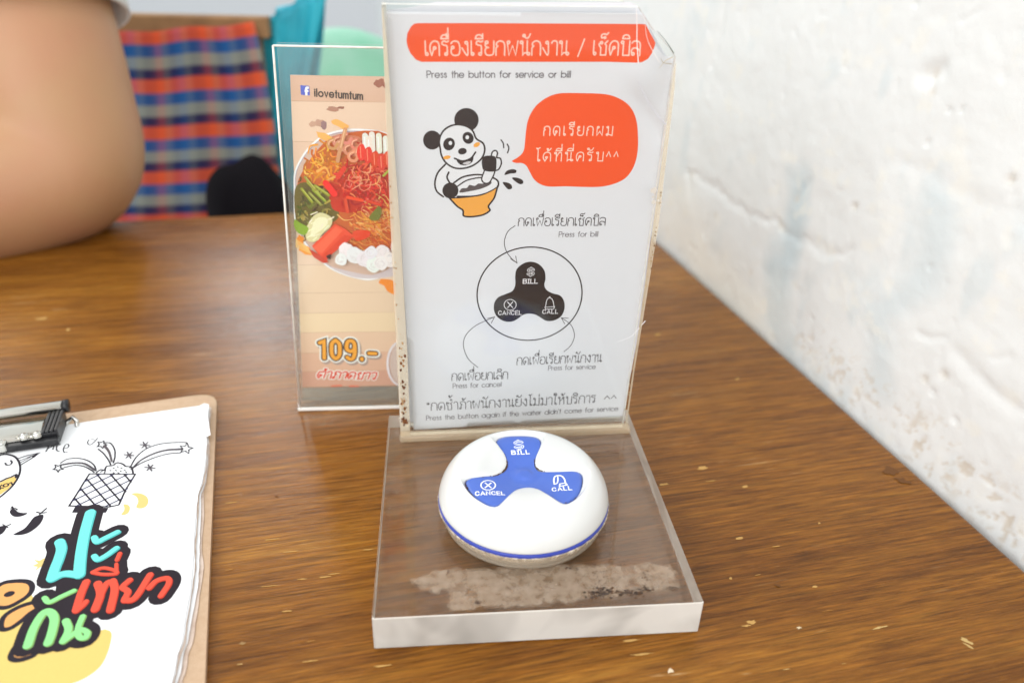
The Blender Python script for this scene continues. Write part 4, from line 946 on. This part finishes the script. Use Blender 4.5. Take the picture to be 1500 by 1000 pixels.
for u, v in ((500, 212), (512, 218), (522, 210), (496, 206), (508, 202), (528, 222), (488, 210), (540, 214), (518, 228)):
    k.stroke([(u + 7 * math.cos(t), v + 7 * math.sin(t)) for t in (0, 1.2, 2.4, 3.6, 4.8)], .14, jit((214, 140, 104)), smooth=4); k.stroke([(u + 6 * math.cos(t), v + 6 * math.sin(t)) for t in (3, 3.8, 4.8)], .04, (236, 180, 148), smooth=4)
k.stroke(zz([(345, 75), (330, 130), (312, 200), (300, 260)]), .17, (206, 148, 104)); k.stroke(zz([(340, 80), (318, 180)]), .05, (228, 180, 140))
for i, (u, v) in enumerate(((535, 208), (545, 206), (555, 208), (565, 212), (574, 214), (541, 212))): k.stroke([(u, v - 10), (u + 1, v + 12)], .26, jit((228, 224, 206), 8), smooth=0); k.stroke([(u - 1, v - 8), (u, v + 8)], .06, (250, 248, 238), smooth=0)
for i, (u, v) in enumerate(((530, 222), (540, 226), (550, 232), (560, 236), (568, 232), (575, 240))): k.poly([(u - 5, v - 8), (u + 2, v - 12), (u + 6, v - 2), (u + 4, v + 10), (u - 3, v + 12), (u - 7, v + 2)], jit((222, 66, 40), 10), 3); k.stroke([(u - 2, v - 8), (u - 1, v + 8)], .035, (246, 140, 110), smooth=0)
for u, v, a, l, w_ in ((484, 275, .9, 20, .3), (500, 252, 2.2, 16, .22), (520, 290, .2, 22, .16), (508, 300, 1.4, 18, .16), (548, 296, .3, 20, .14)): k.stroke([(u - l / 2 * math.cos(a), v - l / 2 * math.sin(a)), (u + l / 2 * math.cos(a), v + l / 2 * math.sin(a))], w_, jit((228, 60, 40)), smooth=0)
for q, c in (([(150, 590), (200, 560), (265, 590), (260, 640), (215, 680), (170, 730), (120, 720), (115, 660)], (214, 206, 156)), ([(170, 600), (230, 590), (240, 630), (180, 680), (140, 700)], (232, 228, 190))): k.poly(zz(q), c, 3)
for i in range(12): u, v = rr.uniform(450, 484), rr.uniform(312, 352); k.stroke([(u, v), (u + rr.uniform(3, 10), v - rr.uniform(2, 9))], .05, jit((236, 232, 200), 10), smooth=0)
k.poly(zz([(50, 600), (80, 620), (130, 650), (110, 690), (70, 680), (46, 640)]), (132, 164, 44), 3)
k.poly(zz([(150, 755), (285, 625), (345, 655), (400, 700), (200, 820)]), (226, 74, 44)); k.poly(zz([(160, 765), (290, 640), (330, 665), (205, 800)]), (240, 98, 66))
k.poly(zz([(205, 815), (340, 690), (395, 700), (270, 800), (225, 850)]), (214, 62, 34)); k.poly(zz([(130, 770), (200, 810), (250, 850), (215, 855), (160, 820)]), (196, 60, 34))
k.poly(zz([(390, 670), (480, 665), (485, 700), (410, 725)]), (222, 70, 40), 3)
for u, v, r_ in ((508, 366, 12), (520, 372, 12), (536, 378, 12), (548, 386, 11), (560, 368, 11), (572, 378, 11), (500, 378, 9), (558, 384, 10), (544, 368, 9), (582, 360, 10)):
    blobp(k, u, v, r_, r_ * 1.0, jit((234, 230, 228), 6), jag=.12)
    for j in range(12):
        a = rr.uniform(0, 6.28); k.stroke([(u + r_ * .9 * math.cos(a + t) * (.35 + .12 * (j % 5)), v + r_ * .9 * math.sin(a + t) * (.35 + .12 * (j % 5))) for t in (0, .7, 1.4)], .022, rr.choice([(206, 198, 200), (250, 248, 248), (216, 208, 206)]), smooth=3, cap=False)
k.poly(zz([(485, 585), (520, 540), (545, 520), (556, 560), (540, 600), (500, 605)]), (112, 116, 44), 3)
k.poly(zz([(232, 815), (262, 800), (258, 832)]), (60, 30, 30), 2); k.stroke([(570, 248), (562, 256)], .10, (170, 176, 70), smooth=0)
k.stroke([(588 + 20 * math.cos(t), 530 + 32 * math.sin(t)) for t in [1.7 + .3 * i for i in range(11)]], .12, (226, 220, 224))
k.poly([(588 + 17 * math.cos(t), 530 + 30 * math.sin(t)) for t in [2 * math.pi * i / 20 for i in range(20)]], (206, 186, 176))
k.done('bowl_picture', menu)
k = BX(); k.off += .012
k.poly([(440, 125), (453, 126), (454, 140), (441, 139)], (92, 104, 196), 0); k.stroke([(452.4, 129), (450, 128.6), (448.6, 130.5), (448.8, 140)], .10, (240, 240, 250), smooth=3, cap=False); k.stroke([(446, 133.2), (452, 133.6)], .075, (240, 240, 250), smooth=0, cap=False)
k.done('social_media_badge', menu)
k = BX(); k.off += .012; k.text('ilovetumtum', (461, 141), (531, 146), 10.5, .062, (84, 72, 66), sp=.26); k.done('lettering', menu)
k = BX(); k.off += .012
for off_, w_, c in (((2.5, 3), .50, (170, 150, 140)), ((0, 0), .50, (246, 240, 230)), ((0, 0), .34, (58, 38, 30)), ((0, 0), .20, (240, 164, 60))): k.text('109.-', (469 + off_[0], 524 + off_[1]), (550 + off_[0], 527 + off_[1]), 27, w_, c, sp=.34)
k.done('price', menu)
k = BX(); k.off += .012
for w_, c in ((.19, (246, 236, 228)), (.085, (214, 70, 44))): k.text('ตําถาดขาว', (464, 553), (549, 555), 10, w_, c, sp=.15, slant=.25)
k.stroke([(486, 565), (500, 564)], .08, (226, 110, 80)); k.stroke([(512, 565), (525, 565)], .08, (226, 110, 80)); k.done('lettering', menu)

# ------------------------------------------------------------------ clipboard
BZ = Z(.35)
cC, cR, cL = Vector(BZ.px(318, 574)), Vector(BZ.px(300, 1000)), Vector(BZ.px(90, 606))
d1 = (cR - cC).normalized(); d2 = (cL - Vector(BZ.px(290, 578))).normalized()
cC = Vector(BZ.px(290, 578)) - d2 * 0; 
# corner where the top edge meets the right edge
a = np.array([[d2.x, -d1.x], [d2.y, -d1.y]]); s_, t_ = np.linalg.solve(a, [cR.x - cC.x, cR.y - cC.y]); COR = cC + d2 * s_
def rounded(c, da, db, la, lb, r_, n=6):
    cs = [c, c + da * la, c + da * la + db * lb, c + db * lb]; out = []
    for i in range(4):
        p, pr, nx = cs[i], cs[i - 1], cs[(i + 1) % 4]; e0 = (pr - p).normalized(); e1 = (nx - p).normalized()
        for k_ in range(n + 1):
            t = k_ / n; out.append(tuple((p + e0 * r_) * (1 - t) ** 2 + p * 2 * t * (1 - t) + (p + e1 * r_) * t * t))
    return out
cbd = thing('clipboard', 'brown hardboard clipboard with chrome and black clip, lying on the table at the left', 'clipboard', (COR.x + d1.x * 15, COR.y + d1.y * 15, 0))
o = prism('board', rounded(COR, d1, d2, 31, 22.5, 1.2), 0.02, .34, hardboard, cbd)
PZ = .62
PP = Z(PZ)
edge0 = [(300, 593), (306, 597), (306, 612), (302, 640), (302.5, 650), (300, 680), (296, 706), (290, 722), (288, 740), (286, 772), (283, 800), (282, 830), (279, 860), (272, 900), (266, 940), (259, 960), (254, 985), (247, 1008), (238, 1060), (232, 1110)]
far_l = [(-420, 1110), (-330, 700), (95, 622), (200, 607)]
def sheet(name, z_, dx, jag, seed, m, label=None):
    P = Z(z_); q = []
    rq = random.Random(seed)
    for i, (u, v) in enumerate(edge0):
        t = min(1, max(0, (v - 640) / 200)); q.append((u + dx * (.25 + t) + rq.uniform(-jag, jag), v))
    pts = [P.px(*p) for p in q + far_l]
    fine = []
    for i, (p, p2) in enumerate(zip(pts, pts[1:] + pts[:1])):
        fine.append(p)
        if i < len(q) - 1:
            for k_ in (1, 2): t = k_ / 3; fine.append((p[0] + (p2[0] - p[0]) * t + rq.uniform(-.02, .02), p[1] + (p2[1] - p[1]) * t))
    return fine
papers = thing('paper_menu', 'worn white paper order menu with hand drawn doodles and coloured lettering, clipped on the clipboard', 'paper menu', (COR.x + d1.x * 12 + d2.x * 8, COR.y + d1.y * 12 + d2.y * 8, .36))
worn = mat('worn_paper_edge', (.66, .54, .46), .7, noise=(200, .8, (.42, .28, .2)))
for i, (z_, dx, m_) in enumerate(((.38, 13, worn), (.45, 8, pap2), (.52, 4.5, worn), (.57, 2, pap2))):
    prism('under_sheet', sheet('u', z_, dx, 1.2, 40 + i, m_), z_ - .02, z_, m_, papers)
prism('top_sheet', sheet('top', PZ, 0, .5, 3, pap2), PZ - .02, PZ, pap2, papers)
# folded dog-ear at the top right corner
v_ = [Z(PZ + .03).w(*Z(PZ).px(*p)) for p in ((286, 598), (300, 593.5), (307, 597), (305, 614), (309, 640), (302, 640), (301, 618), (296, 606))]
v_[2].z += .18; v_[3].z += .22; v_[4].z += .10; v_[1].z += .1
build('dog_ear', v_, [tuple(range(len(v_) - 1, -1, -1))] if (v_[1] - v_[0]).cross(v_[3] - v_[0]).z < 0 else [tuple(range(len(v_)))], pap2, papers)
psurf = lambda a, b, o: Vector((a, b, PZ + o))
def PI(off=0): return Ink(psurf, PP.px, base=.004 + off, dz=.0003, gain=.78)
q6 = zf(0, 570, 4.348); q7 = zf(0, 740, 3.845); q4 = zf(0, 570, 9.09); q5 = zf(0, 630, 5.0); q8 = zf(0, 830, 5.886)
INKC = (44, 38, 48)
k = PI()
k.poly(q7([(-60, 430), (0, 432), (60, 440), (150, 480), (200, 540), (260, 700), (400, 790), (560, 705), (610, 702), (630, 730), (610, 820), (570, 900), (500, 960), (400, 1005), (200, 1060), (-100, 1080), (-200, 800)]), (238, 208, 122), 4)
k.done('yellow_shape', papers)
k = PI()
k.poly(q7([(180, 340), (215, 325), (190, 305), (225, 310), (240, 300), (280, 285), (270, 340), (230, 345), (195, 370), (212, 345)]), (240, 212, 136))
k.done('yellow_shape', papers)
k = PI()
k.poly(q6([(838, 665), (880, 660), (925, 675), (945, 705), (935, 740), (905, 757), (875, 755), (868, 745), (880, 715), (870, 685)]), (244, 212, 134), 4)
k.done('yellow_shape', papers)
k = PI()
k.poly(q6([(787, 732), (815, 735), (828, 755), (818, 785), (795, 798), (772, 797), (788, 775), (792, 755)]), (244, 212, 134), 4)
k.done('yellow_shape', papers)
k = PI(.002)
def closedshape(q, fill, wd_): k.poly(q, fill, 5); k.stroke(q, wd_, INKC, closed=True)
closedshape(q7([(-60, 560), (-60, 500), (10, 440), (90, 425), (160, 430), (182, 460), (165, 500), (110, 540), (30, 575)]), (245, 178, 108), .2)
k.ell(*q7([(53, 498)])[0], 8.5, 3.8, INKC, rot=-.3)
closedshape(q7([(10, 650), (40, 610), (110, 570), (190, 545), (240, 540), (240, 570), (180, 600), (120, 650), (60, 690), (10, 695)]), (245, 178, 108), .2)
closedshape(q7([(60, 850), (90, 790), (140, 740), (180, 760), (200, 830), (150, 860), (90, 870)]), (245, 178, 108), .2)
k.done('orange_figure', papers)
k = PI(.004); lw = .08
# bird with a long beak
k.stroke(q5([(-20, 192), (20, 178), (60, 178), (110, 195), (140, 235), (148, 290), (130, 350), (80, 420), (0, 490)]), lw * 1.2, INKC)
k.stroke(q5([(130, 208), (200, 185), (288, 166), (250, 195), (150, 255)]), lw, INKC, smooth=0); k.stroke(q5([(138, 225), (225, 190)]), lw * .7, INKC); k.stroke(q5([(145, 240), (225, 195)]), lw * .7, INKC)
k.poly(q5([(225, 188), (288, 166), (240, 200)]), INKC); k.stroke(q5([(38, 240), (50, 255), (75, 252), (88, 235), (78, 222)]), lw, INKC)
k.poly(q5([(-10, 390), (60, 355), (120, 335), (115, 365), (60, 430), (-10, 480)]), (246, 206, 120)); k.stroke(q5([(-10, 380), (10, 372), (30, 362), (50, 352), (75, 345), (95, 335), (118, 325), (118, 345)]), lw * 1.4, INKC)
k.text('KO', *q5([(2, 432), (66, 408)]), 5.5, .07, INKC, sp=.2)
k.stroke(q5([(70, 390), (82, 382), (90, 398)]), .06, INKC)
for q in ([(72, 595), (82, 580), (100, 575), (118, 585), (130, 597), (165, 605), (202, 606), (170, 625), (125, 634), (95, 628), (78, 612)], [(272, 625), (300, 618), (318, 622), (312, 655), (280, 700), (220, 745), (160, 765), (98, 765), (130, 745), (180, 718), (220, 672), (245, 640)], [(-20, 765), (10, 760), (35, 735), (48, 705), (20, 700), (-20, 715)]): k.poly(q5(q), INKC, 4)
k.stroke(q5([(88, 560), (98, 578)]), .08, INKC); k.stroke(q5([(76, 575), (110, 572), (128, 582)]), .05, INKC); k.stroke(q5([(290, 615), (340, 572)]), .07, INKC); k.stroke(q5([(268, 598), (300, 606), (338, 602)]), .06, INKC); k.stroke(q5([(40, 705), (78, 688)]), .06, INKC); k.stroke(q5([(20, 690), (45, 705), (58, 712)]), .05, INKC)
k.done('bird_and_chilli_doodles', papers)
k = PI(.004)
P_ = q6([(570, 538), (862, 540), (800, 640), (757, 735), (700, 748), (440, 742), (500, 650), (530, 600)])
k.stroke(P_, lw, INKC, smooth=0, closed=True)
tl6, tr6, br6, bl6 = (570, 538), (862, 540), (752, 745), (440, 742)
def bil(s, t): return ((tl6[0] * (1 - s) + tr6[0] * s) * (1 - t) + (bl6[0] * (1 - s) + br6[0] * s) * t, (tl6[1] * (1 - s) + tr6[1] * s) * (1 - t) + (bl6[1] * (1 - s) + br6[1] * s) * t)
for c_ in (-.75, -.45, -.15, .15, .45, .75):
    for sg in (1, -1):
        pp = []
        for i in range(41):
            s = i / 40; t = (s - c_) * 1.0 if sg > 0 else (1 - s - c_) * 1.0
            if 0 <= t <= 1: pp.append(bil(s, t))
        if len(pp) > 1: k.stroke(q6([pp[0], pp[-1]]), lw * .9, INKC if sg > 0 else (50, 52, 90))
k.poly(q6([(480, 745), (690, 755), (675, 785), (458, 785)]), INKC)
k.stroke(q6([(615, 530), (640, 512), (665, 515), (680, 490), (720, 485), (745, 468), (780, 475), (800, 490), (835, 495), (845, 520), (848, 538)]), lw, INKC)
k.stroke(q6([(640, 528), (662, 512)]), lw * .7, INKC); k.stroke(q6([(665, 535), (672, 515)]), lw * .7, INKC)
for u, v in ((720, 500), (745, 492), (770, 500), (735, 515), (700, 515), (765, 520), (790, 512), (750, 530), (720, 530), (800, 525)): k.stroke(q6([(u, v), (u + 8, v + 5)]), .05, INKC)
def star(u, v, r_, rot=0):
    k.stroke(q6([(u + (r_ if i % 2 == 0 else r_ * .45) * math.cos(rot + math.pi * i / 5), v + .8 * (r_ if i % 2 == 0 else r_ * .45) * math.sin(rot + math.pi * i / 5)) for i in range(10)]), lw * .85, INKC, smooth=0, closed=True)
star(1185, 378, 44, -.1); star(370, 502, 34, .3); star(648, 352, 34, .1)
k.stroke(q6([(828, 500), (870, 430), (940, 375), (1040, 345), (1170, 338), (1190, 345)]), lw * .85, INKC); k.stroke(q6([(835, 510), (900, 470), (1000, 430), (1080, 410), (1150, 405)]), lw * .85, INKC)
k.stroke(q6([(845, 500), (900, 450), (980, 410), (1060, 388), (1150, 382)]), .16, (84, 78, 84), taper=(.5, 1))
k.stroke(q6([(385, 470), (430, 445), (500, 440), (560, 455), (600, 485), (612, 520)]), lw * .85, INKC); k.stroke(q6([(405, 500), (470, 485), (530, 490), (580, 515), (600, 530)]), lw * .85, INKC); k.stroke(q6([(400, 480), (470, 470), (540, 475), (605, 515)]), .13, (84, 78, 84), taper=(1, .8))
k.stroke(q6([(670, 340), (705, 345), (730, 385), (732, 430), (722, 470)]), lw * .85, INKC); k.stroke(q6([(625, 380), (660, 410), (690, 450), (705, 480)]), lw * .85, INKC); k.stroke(q6([(665, 360), (695, 400), (712, 460)]), .14, (96, 88, 92), taper=(1, .6))
for u, v in ((923, 356), (822, 420), (955, 500)):
    for a in (.15, 1.2, 2.2): k.stroke(q6([(u - 32 * math.cos(a), v - 22 * math.sin(a)), (u + 32 * math.cos(a), v + 22 * math.sin(a))]), lw * .9, (90, 84, 90))
k.done('basket_doodle', papers)
k = PI(.004)
k.stroke(q4([(655, 745), (612, 830)]), .06, INKC); k.stroke(q4([(630, 755), (670, 740), (690, 760), (640, 790)]), .05, INKC); k.stroke(q4([(720, 745), (705, 800)]), .055, INKC); k.stroke(q4([(800, 735), (760, 750), (755, 810), (790, 830)]), .055, INKC)
k.stroke(q4([(845, 790), (905, 775), (915, 740), (880, 735), (845, 790), (855, 840), (900, 835)]), .055, INKC)
k.stroke(q4([(1185, 670), (1165, 715), (1200, 740), (1250, 705), (1300, 650)]), .055, INKC); k.stroke(q4([(1215, 665), (1255, 672)]), .04, INKC)
k.done('lettering', papers)
# big brush lettering: dark outline, shaded edge, colour
CY, RD, GN = (122, 234, 224), (240, 90, 68), (154, 238, 152)
sets = [(CY, (84, 190, 190), [([(335, 205), (345, 245), (330, 300), (310, 350), (290, 410)], 52), ([(290, 415), (360, 385), (450, 392)], 44), ([(508, 40), (480, 140), (460, 240), (450, 320), (445, 390)], 56), ([(530, 180), (545, 205), (590, 185), (660, 150)], 34), ([(530, 285), (550, 305), (600, 280), (655, 240)], 32)], (1.5, 1.2)),
        (RD, (206, 62, 44), [([(485, 430), (455, 500), (428, 590)], 38), ([(430, 595), (470, 560), (485, 540)], 26), ([(550, 440), (565, 500), (535, 585)], 40), ([(560, 520), (600, 440), (635, 430)], 32), ([(635, 425), (645, 480), (620, 590)], 38), ([(730, 420), (690, 460), (720, 485), (700, 530)], 32), ([(700, 535), (760, 520), (845, 390)], 34), ([(840, 465), (880, 425), (940, 410), (950, 440), (905, 510)], 30), ([(520, 375), (580, 352), (650, 368), (650, 385), (580, 388), (520, 378)], 20), ([(655, 330), (655, 385)], 18), ([(675, 270), (658, 308)], 22)], (1.2, 1.2)),
        (GN, (136, 180, 104), [([(250, 520), (275, 545), (340, 515), (415, 480)], 26), ([(155, 790), (190, 690), (240, 610), (280, 600), (305, 640), (290, 720), (270, 775)], 40), ([(370, 650), (385, 700), (355, 765)], 34), ([(465, 625), (440, 690), (445, 740), (480, 745), (490, 715), (450, 700), (400, 735), (355, 768)], 28)], (2, 1))]
k = PI(.008)
for c, sh, L_, _ in sets:
    for q, w_ in L_: k.stroke(q7(q), (w_ + 92) / 3.845 * .0275, (42, 34, 42))
k.poly(q7([(330, 330), (500, 200), (600, 400), (560, 560), (420, 720), (300, 600)]), (42, 34, 42))
k.done('lettering_outline', papers)
for c, sh, L_, (ox, oy) in sets:
    k = PI(.018)
    for q, w_ in L_: k.stroke([(u + ox, v + oy) for u, v in q7(q)], w_ / 3.845 * .0285, sh)
    for q, w_ in L_: k.stroke(q7(q), w_ / 3.845 * .0275, c)
    k.done('brush_lettering', papers)
# clip ---------------------------------------------------------
def on(z_, u, v): return atz(u, v, z_)
ce = on(1.0, 88, 640)                                     # right end of the clip body
ax = Vector((d2.x, d2.y, 0)); ay = Vector((-d1.x, -d1.y, 0)); up = Vector((0, 0, 1))
def cbox(name, p, la, lb, lc, m, bev=.06):
    v, f = box_geo(p, ax * la, ay * lb, up * lc); o = build(name, v, f, m, cbd); bevel(o, bev, 3); return o
plate_pts = on(1.0, 20, 655)
b0 = on(.68, 87, 652)
cbox('jaw', b0, 11, .36, .34, blackrub, .08)
b0 = b0 + up * .27
jo = cbox('jaw_strip', b0 + ax * 2.15 - up * .20 - ay * .06, 8.5, .5, .46, chrome, .12)
# sprung body: a curved chrome plate rising to the lever
n_ = 9; V = []; Fc = []
prof = [(0.35, 1.0), (.7, 1.22), (1.1, 1.30), (1.5, 1.22), (1.9, 1.05), (2.2, 1.0)]
for j, (b_, z_) in enumerate(prof):
    for a_ in (0.75, 11): p = Vector((b0.x, b0.y, 0)) + ax * a_ + ay * b_; V.append((p.x, p.y, z_))
for j in range(len(prof) - 1): Fc.append((2 * j, 2 * j + 1, 2 * j + 3, 2 * j + 2))
o = build('spring_plate', V, Fc, chrome, cbd, smooth=True); o.modifiers.new('thick', 'SOLIDIFY').thickness = .0008
tube('lever_bar', [Vector((b0.x, b0.y, 1.30)) + ay * 2.55 + ax * .02, Vector((b0.x, b0.y, 1.30)) + ay * 2.55 + ax * 11], .30, chrome, cbd, n=20)
tube('lever_cap', [Vector((b0.x, b0.y, 1.30)) + ay * 2.55 - ax * .12, Vector((b0.x, b0.y, 1.30)) + ay * 2.55 + ax * .10], .33, blackrub, cbd, n=20)
for s_ in range(4): cbox('rubber_corner', Vector((b0.x, b0.y, .62)) + ax * (.02 + s_ * .19) + ay * .40, .16, 1.85, .72 - .02 * s_, blackrub, .05)
cbox('rubber_block', Vector((b0.x, b0.y, .5)) + ax * .05 + ay * .38, .72, 1.8, .7, blackrub, .06)
for dx_ in (.9, 1.45):
    lathe('rivet', [(.0, 1.36), (.12, 1.34), (.2, 1.27), (.22, 1.12)], tuple((b0 + ax * dx_ + ay * .42))[:2], chrome, cbd, n=20)
hk = on(.7, 104, 620)
tube('hook_loop', [hk + Vector((-.28, -.2, -.3)), hk + Vector((-.2, .1, .05)), hk + Vector((.05, .22, .22)), hk + Vector((.28, .05, .1)), hk + Vector((.32, -.25, -.3))], .11, chrome, cbd, n=12)

# ------------------------------------------------------------------ diner's arm
skin = mat('skin', (.45, .25, .125), .5, sub=.1, noise=(16, .6, (.45, .19, .11)), bump=(500, .08))
sleeve_m = mat('white_sleeve_cloth', (.82, .82, .80), .8, bump=(90, .5))
el = at(104, 232, 44.0)
E0 = el
sh = at(6, -110, 50.0)
path = [sh + Vector((-1.5, 2, 6)), sh, sh.lerp(E0, .35), sh.lerp(E0, .7), E0 + Vector((-.3, 0, -.2)), E0 + Vector((-3.4, -2.2, -1.6)), E0 + Vector((-8.5, -5.2, -2.2)), E0 + Vector((-15, -8, -3.8)), E0 + Vector((-22, -12, -4.0)), E0 + Vector((-26, -14, -4.0))]
path = [Vector(p) for p in catmull(path, 6)]
rad0 = [6.2, 6.0, 5.9, 5.8, 5.5, 5.4, 5.2, 4.1, 3.0, 2.7]
rads = []
for i in range(len(rad0) - 1):
    for k_ in range(6): rads.append(rad0[i] + (rad0[i + 1] - rad0[i]) * k_ / 6)
rads.append(rad0[-1])
arm = tube('person', path, rads, skin, None, n=36, smooth=True)
rm = arm.modifiers.new('weld', 'REMESH'); rm.mode = 'VOXEL'; rm.voxel_size = .0035; rm.use_smooth_shade = True
sm = arm.modifiers.new('relax', 'SMOOTH'); sm.iterations = 25; sm.factor = .6
tag(arm, "diner's bare arm with elbow resting on the far left of the table", 'person')
sp_ = [sh + Vector((-3, 4, 14)), sh + Vector((-1.5, 2, 6)), sh, sh.lerp(E0, .18), sh.lerp(E0, .40)]
tube('shirt_sleeve', sp_, [8.5, 7.6, 7.0, 6.9, 7.1], sleeve_m, arm, n=36, caps=False).modifiers.new('thick', 'SOLIDIFY').thickness = .003

# ------------------------------------------------------------------ chair with plaid cloth and bags
CYp = 66.0
def cl_pt(u, v, y=CYp): return at(u, v, y)
chair = thing('wooden_chair', 'brown wooden chair behind the table with a checked cloth over its back', 'chair', (-22, 75, -75))
tlc, trc = cl_pt(150, 31, CYp + 1.5), cl_pt(392, 27, CYp + 1.5)
v, f = box_geo((tlc.x, CYp + 1, (tlc.z + trc.z) / 2 - 1.6), (trc.x - tlc.x, 0, 0), (0, 2.2, 0), (0, 0, 2.0)); o = build('top_rail', v, f, chair_wood, chair); bevel(o, .2, 2)
for x_ in (tlc.x + 1, trc.x - 4):
    v, f = box_geo((x_, CYp + 1.2, -75), (3, 0, 0), (0, 2, 0), (0, 0, 75 + trc.z - 1.8)); build('back_post', v, f, chair_wood, chair)
    v, f = box_geo((x_, CYp + 38, -75), (3, 0, 0), (0, 3, 0), (0, 0, 42)); build('front_leg', v, f, chair_wood, chair)
v, f = box_geo((tlc.x, CYp + 1.4, -33), (trc.x - tlc.x, 0, 0), (0, 40, 0), (0, 0, 3)); build('seat', v, f, chair_wood, chair)
def plaid():
    m = bpy.data.materials.new('checked_cloth'); m.use_nodes = True; nt = m.node_tree; b = nt.nodes['Principled BSDF']; N = nt.nodes.new; L = nt.links.new
    uv = N('ShaderNodeUVMap'); sp2 = N('ShaderNodeSeparateXYZ'); L(uv.outputs[0], sp2.inputs[0])
    def fr(k_):
        x = N('ShaderNodeMath'); x.operation = 'FRACT'; L(sp2.outputs[k_], x.inputs[0]); return x.outputs[0]
    def ramp(src, els, interp='EASE'):
        r_ = N('ShaderNodeValToRGB'); r_.color_ramp.interpolation = interp; e = r_.color_ramp.elements
        e[0].position = els[0][0]; e[0].color = (*els[0][1], 1); e[1].position = els[-1][0]; e[1].color = (*els[-1][1], 1)
        for p_, c in els[1:-1]: x = e.new(p_); x.color = (*c, 1)
        L(src, r_.inputs[0]); return r_.outputs[0]
    o_, bl, gr_, nv = lin((214, 80, 40)), lin((18, 78, 140)), lin((138, 142, 132)), lin((26, 20, 72))
    hz = ramp(fr(1), [(0, o_), (.22, o_), (.30, bl), (.48, bl), (.55, gr_), (.72, gr_), (.80, nv), (.94, nv), (1, o_)])
    vt = ramp(fr(0), [(0, lin((90, 48, 56))), (.16, lin((220, 88, 40))), (.3, lin((140, 130, 108))), (.45, lin((14, 46, 104))), (.6, lin((18, 98, 164))), (.75, lin((122, 130, 124))), (.9, lin((36, 28, 64))), (1, lin((90, 48, 56)))])
    mx = N('ShaderNodeMix'); mx.data_type = 'RGBA'; mx.inputs['Factor'].default_value = .24; L(hz, mx.inputs['A']); L(vt, mx.inputs['B']); L(mx.outputs['Result'], b.inputs['Base Color'])
    b.inputs['Roughness'].default_value = .9
    return m
def cloth(name, pts4, nu, nv, m, fold, uvs=(1, 1), parent=None, seed=0, thick=.0015, wave=0):
    tl4, tr4, br4, bl4 = pts4; V = []; UV = []
    for j in range(nv + 1):
        t = j / nv
        for i in range(nu + 1):
            s = i / nu; p = (tl4.lerp(tr4, s)).lerp(bl4.lerp(br4, s), t)
            d_ = fold * (math.sin(s * 9 + seed + t * 1.5) * .6 + math.sin(s * 23 + seed * 2 - t * 2) * .3) * (.3 + t)
            V.append((p.x + .3 * math.sin(t * 5 + seed), p.y + d_, p.z + wave * math.sin(s * 14 + seed) * (1 - t))); UV.append((s * uvs[0] + .05 * math.sin(t * 3), t * uvs[1]))
    Fc = [(j * (nu + 1) + i, (j + 1) * (nu + 1) + i, (j + 1) * (nu + 1) + i + 1, j * (nu + 1) + i + 1) for j in range(nv) for i in range(nu)]
    o = build(name, V, Fc, m, parent, smooth=True)
    u_ = o.data.uv_layers.new(name='UVMap')
    for lp in o.data.loops: u_.data[lp.index].uv = UV[lp.vertex_index]
    o.modifiers.new('thick', 'SOLIDIFY').thickness = thick
    return o
pc = cloth('checked_cloth', [cl_pt(150, 50, CYp), cl_pt(372, 34, CYp), cl_pt(425, 345, CYp - 1), cl_pt(150, 355, CYp - 1)], 60, 40, plaid(), .22, (3.3, 4.6), wave=.12)
tag(pc, 'orange and blue checked cloth hanging over the back of the chair', 'cloth')
teal = mat('turquoise_cloth', lin((36, 170, 190)), .6, noise=(14, .8, lin((10, 90, 120))))
o = cloth('turquoise_bag', [cl_pt(370, 38, CYp + 3), cl_pt(476, -24, CYp + 3), cl_pt(424, 330, CYp + 2), cl_pt(400, 330, CYp + 2)], 30, 20, teal, 1.2, seed=2, thick=.02)
tag(o, 'turquoise bag hanging at the right end of the chair', 'bag')
mint = mat('mint_green_cloth', lin((120, 196, 160)), .7, noise=(9, .9, lin((190, 216, 208))))
g0 = cl_pt(520, 222, 95)
bm = bmesh.new(); bmesh.ops.create_icosphere(bm, subdivisions=4, radius=1)
for v in bm.verts:
    p = v.co; k_ = 1 + .12 * math.sin(p.x * 5 + p.z * 3) + .08 * math.sin(p.y * 9 + p.z * 4)
    v.co = Vector((p.x * 16 * k_, p.y * 9 * k_, p.z * 17 * (.9 + .1 * k_)))
vs = [v.co + g0 for v in bm.verts]; fs = [tuple(v.index for v in f.verts) for f in bm.faces]; bm.free()
o = build('green_bag', vs, fs, mint, smooth=True); tag(o, 'mint green bag behind the far menu holder, out of focus', 'bag')
b0_ = cl_pt(372, 320, 60)
bm = bmesh.new(); bmesh.ops.create_icosphere(bm, subdivisions=4, radius=1)
for v in bm.verts:
    p = v.co; k_ = 1 + .06 * math.sin(p.x * 6 + p.y * 3); v.co = Vector((p.x * 4.6 * k_, p.y * 3.4 * k_, p.z * 5.6 * k_ + (.8 if p.z > 0 else 0)))
vs = [v.co + b0_ for v in bm.verts]; fs = [tuple(v.index for v in f.verts) for f in bm.faces]; bm.free()
o = build('black_bag', vs, fs, mat('black_nylon', (.006, .005, .007), .8, spec=.1), smooth=True); tag(o, 'round black bag in front of the checked cloth', 'bag')
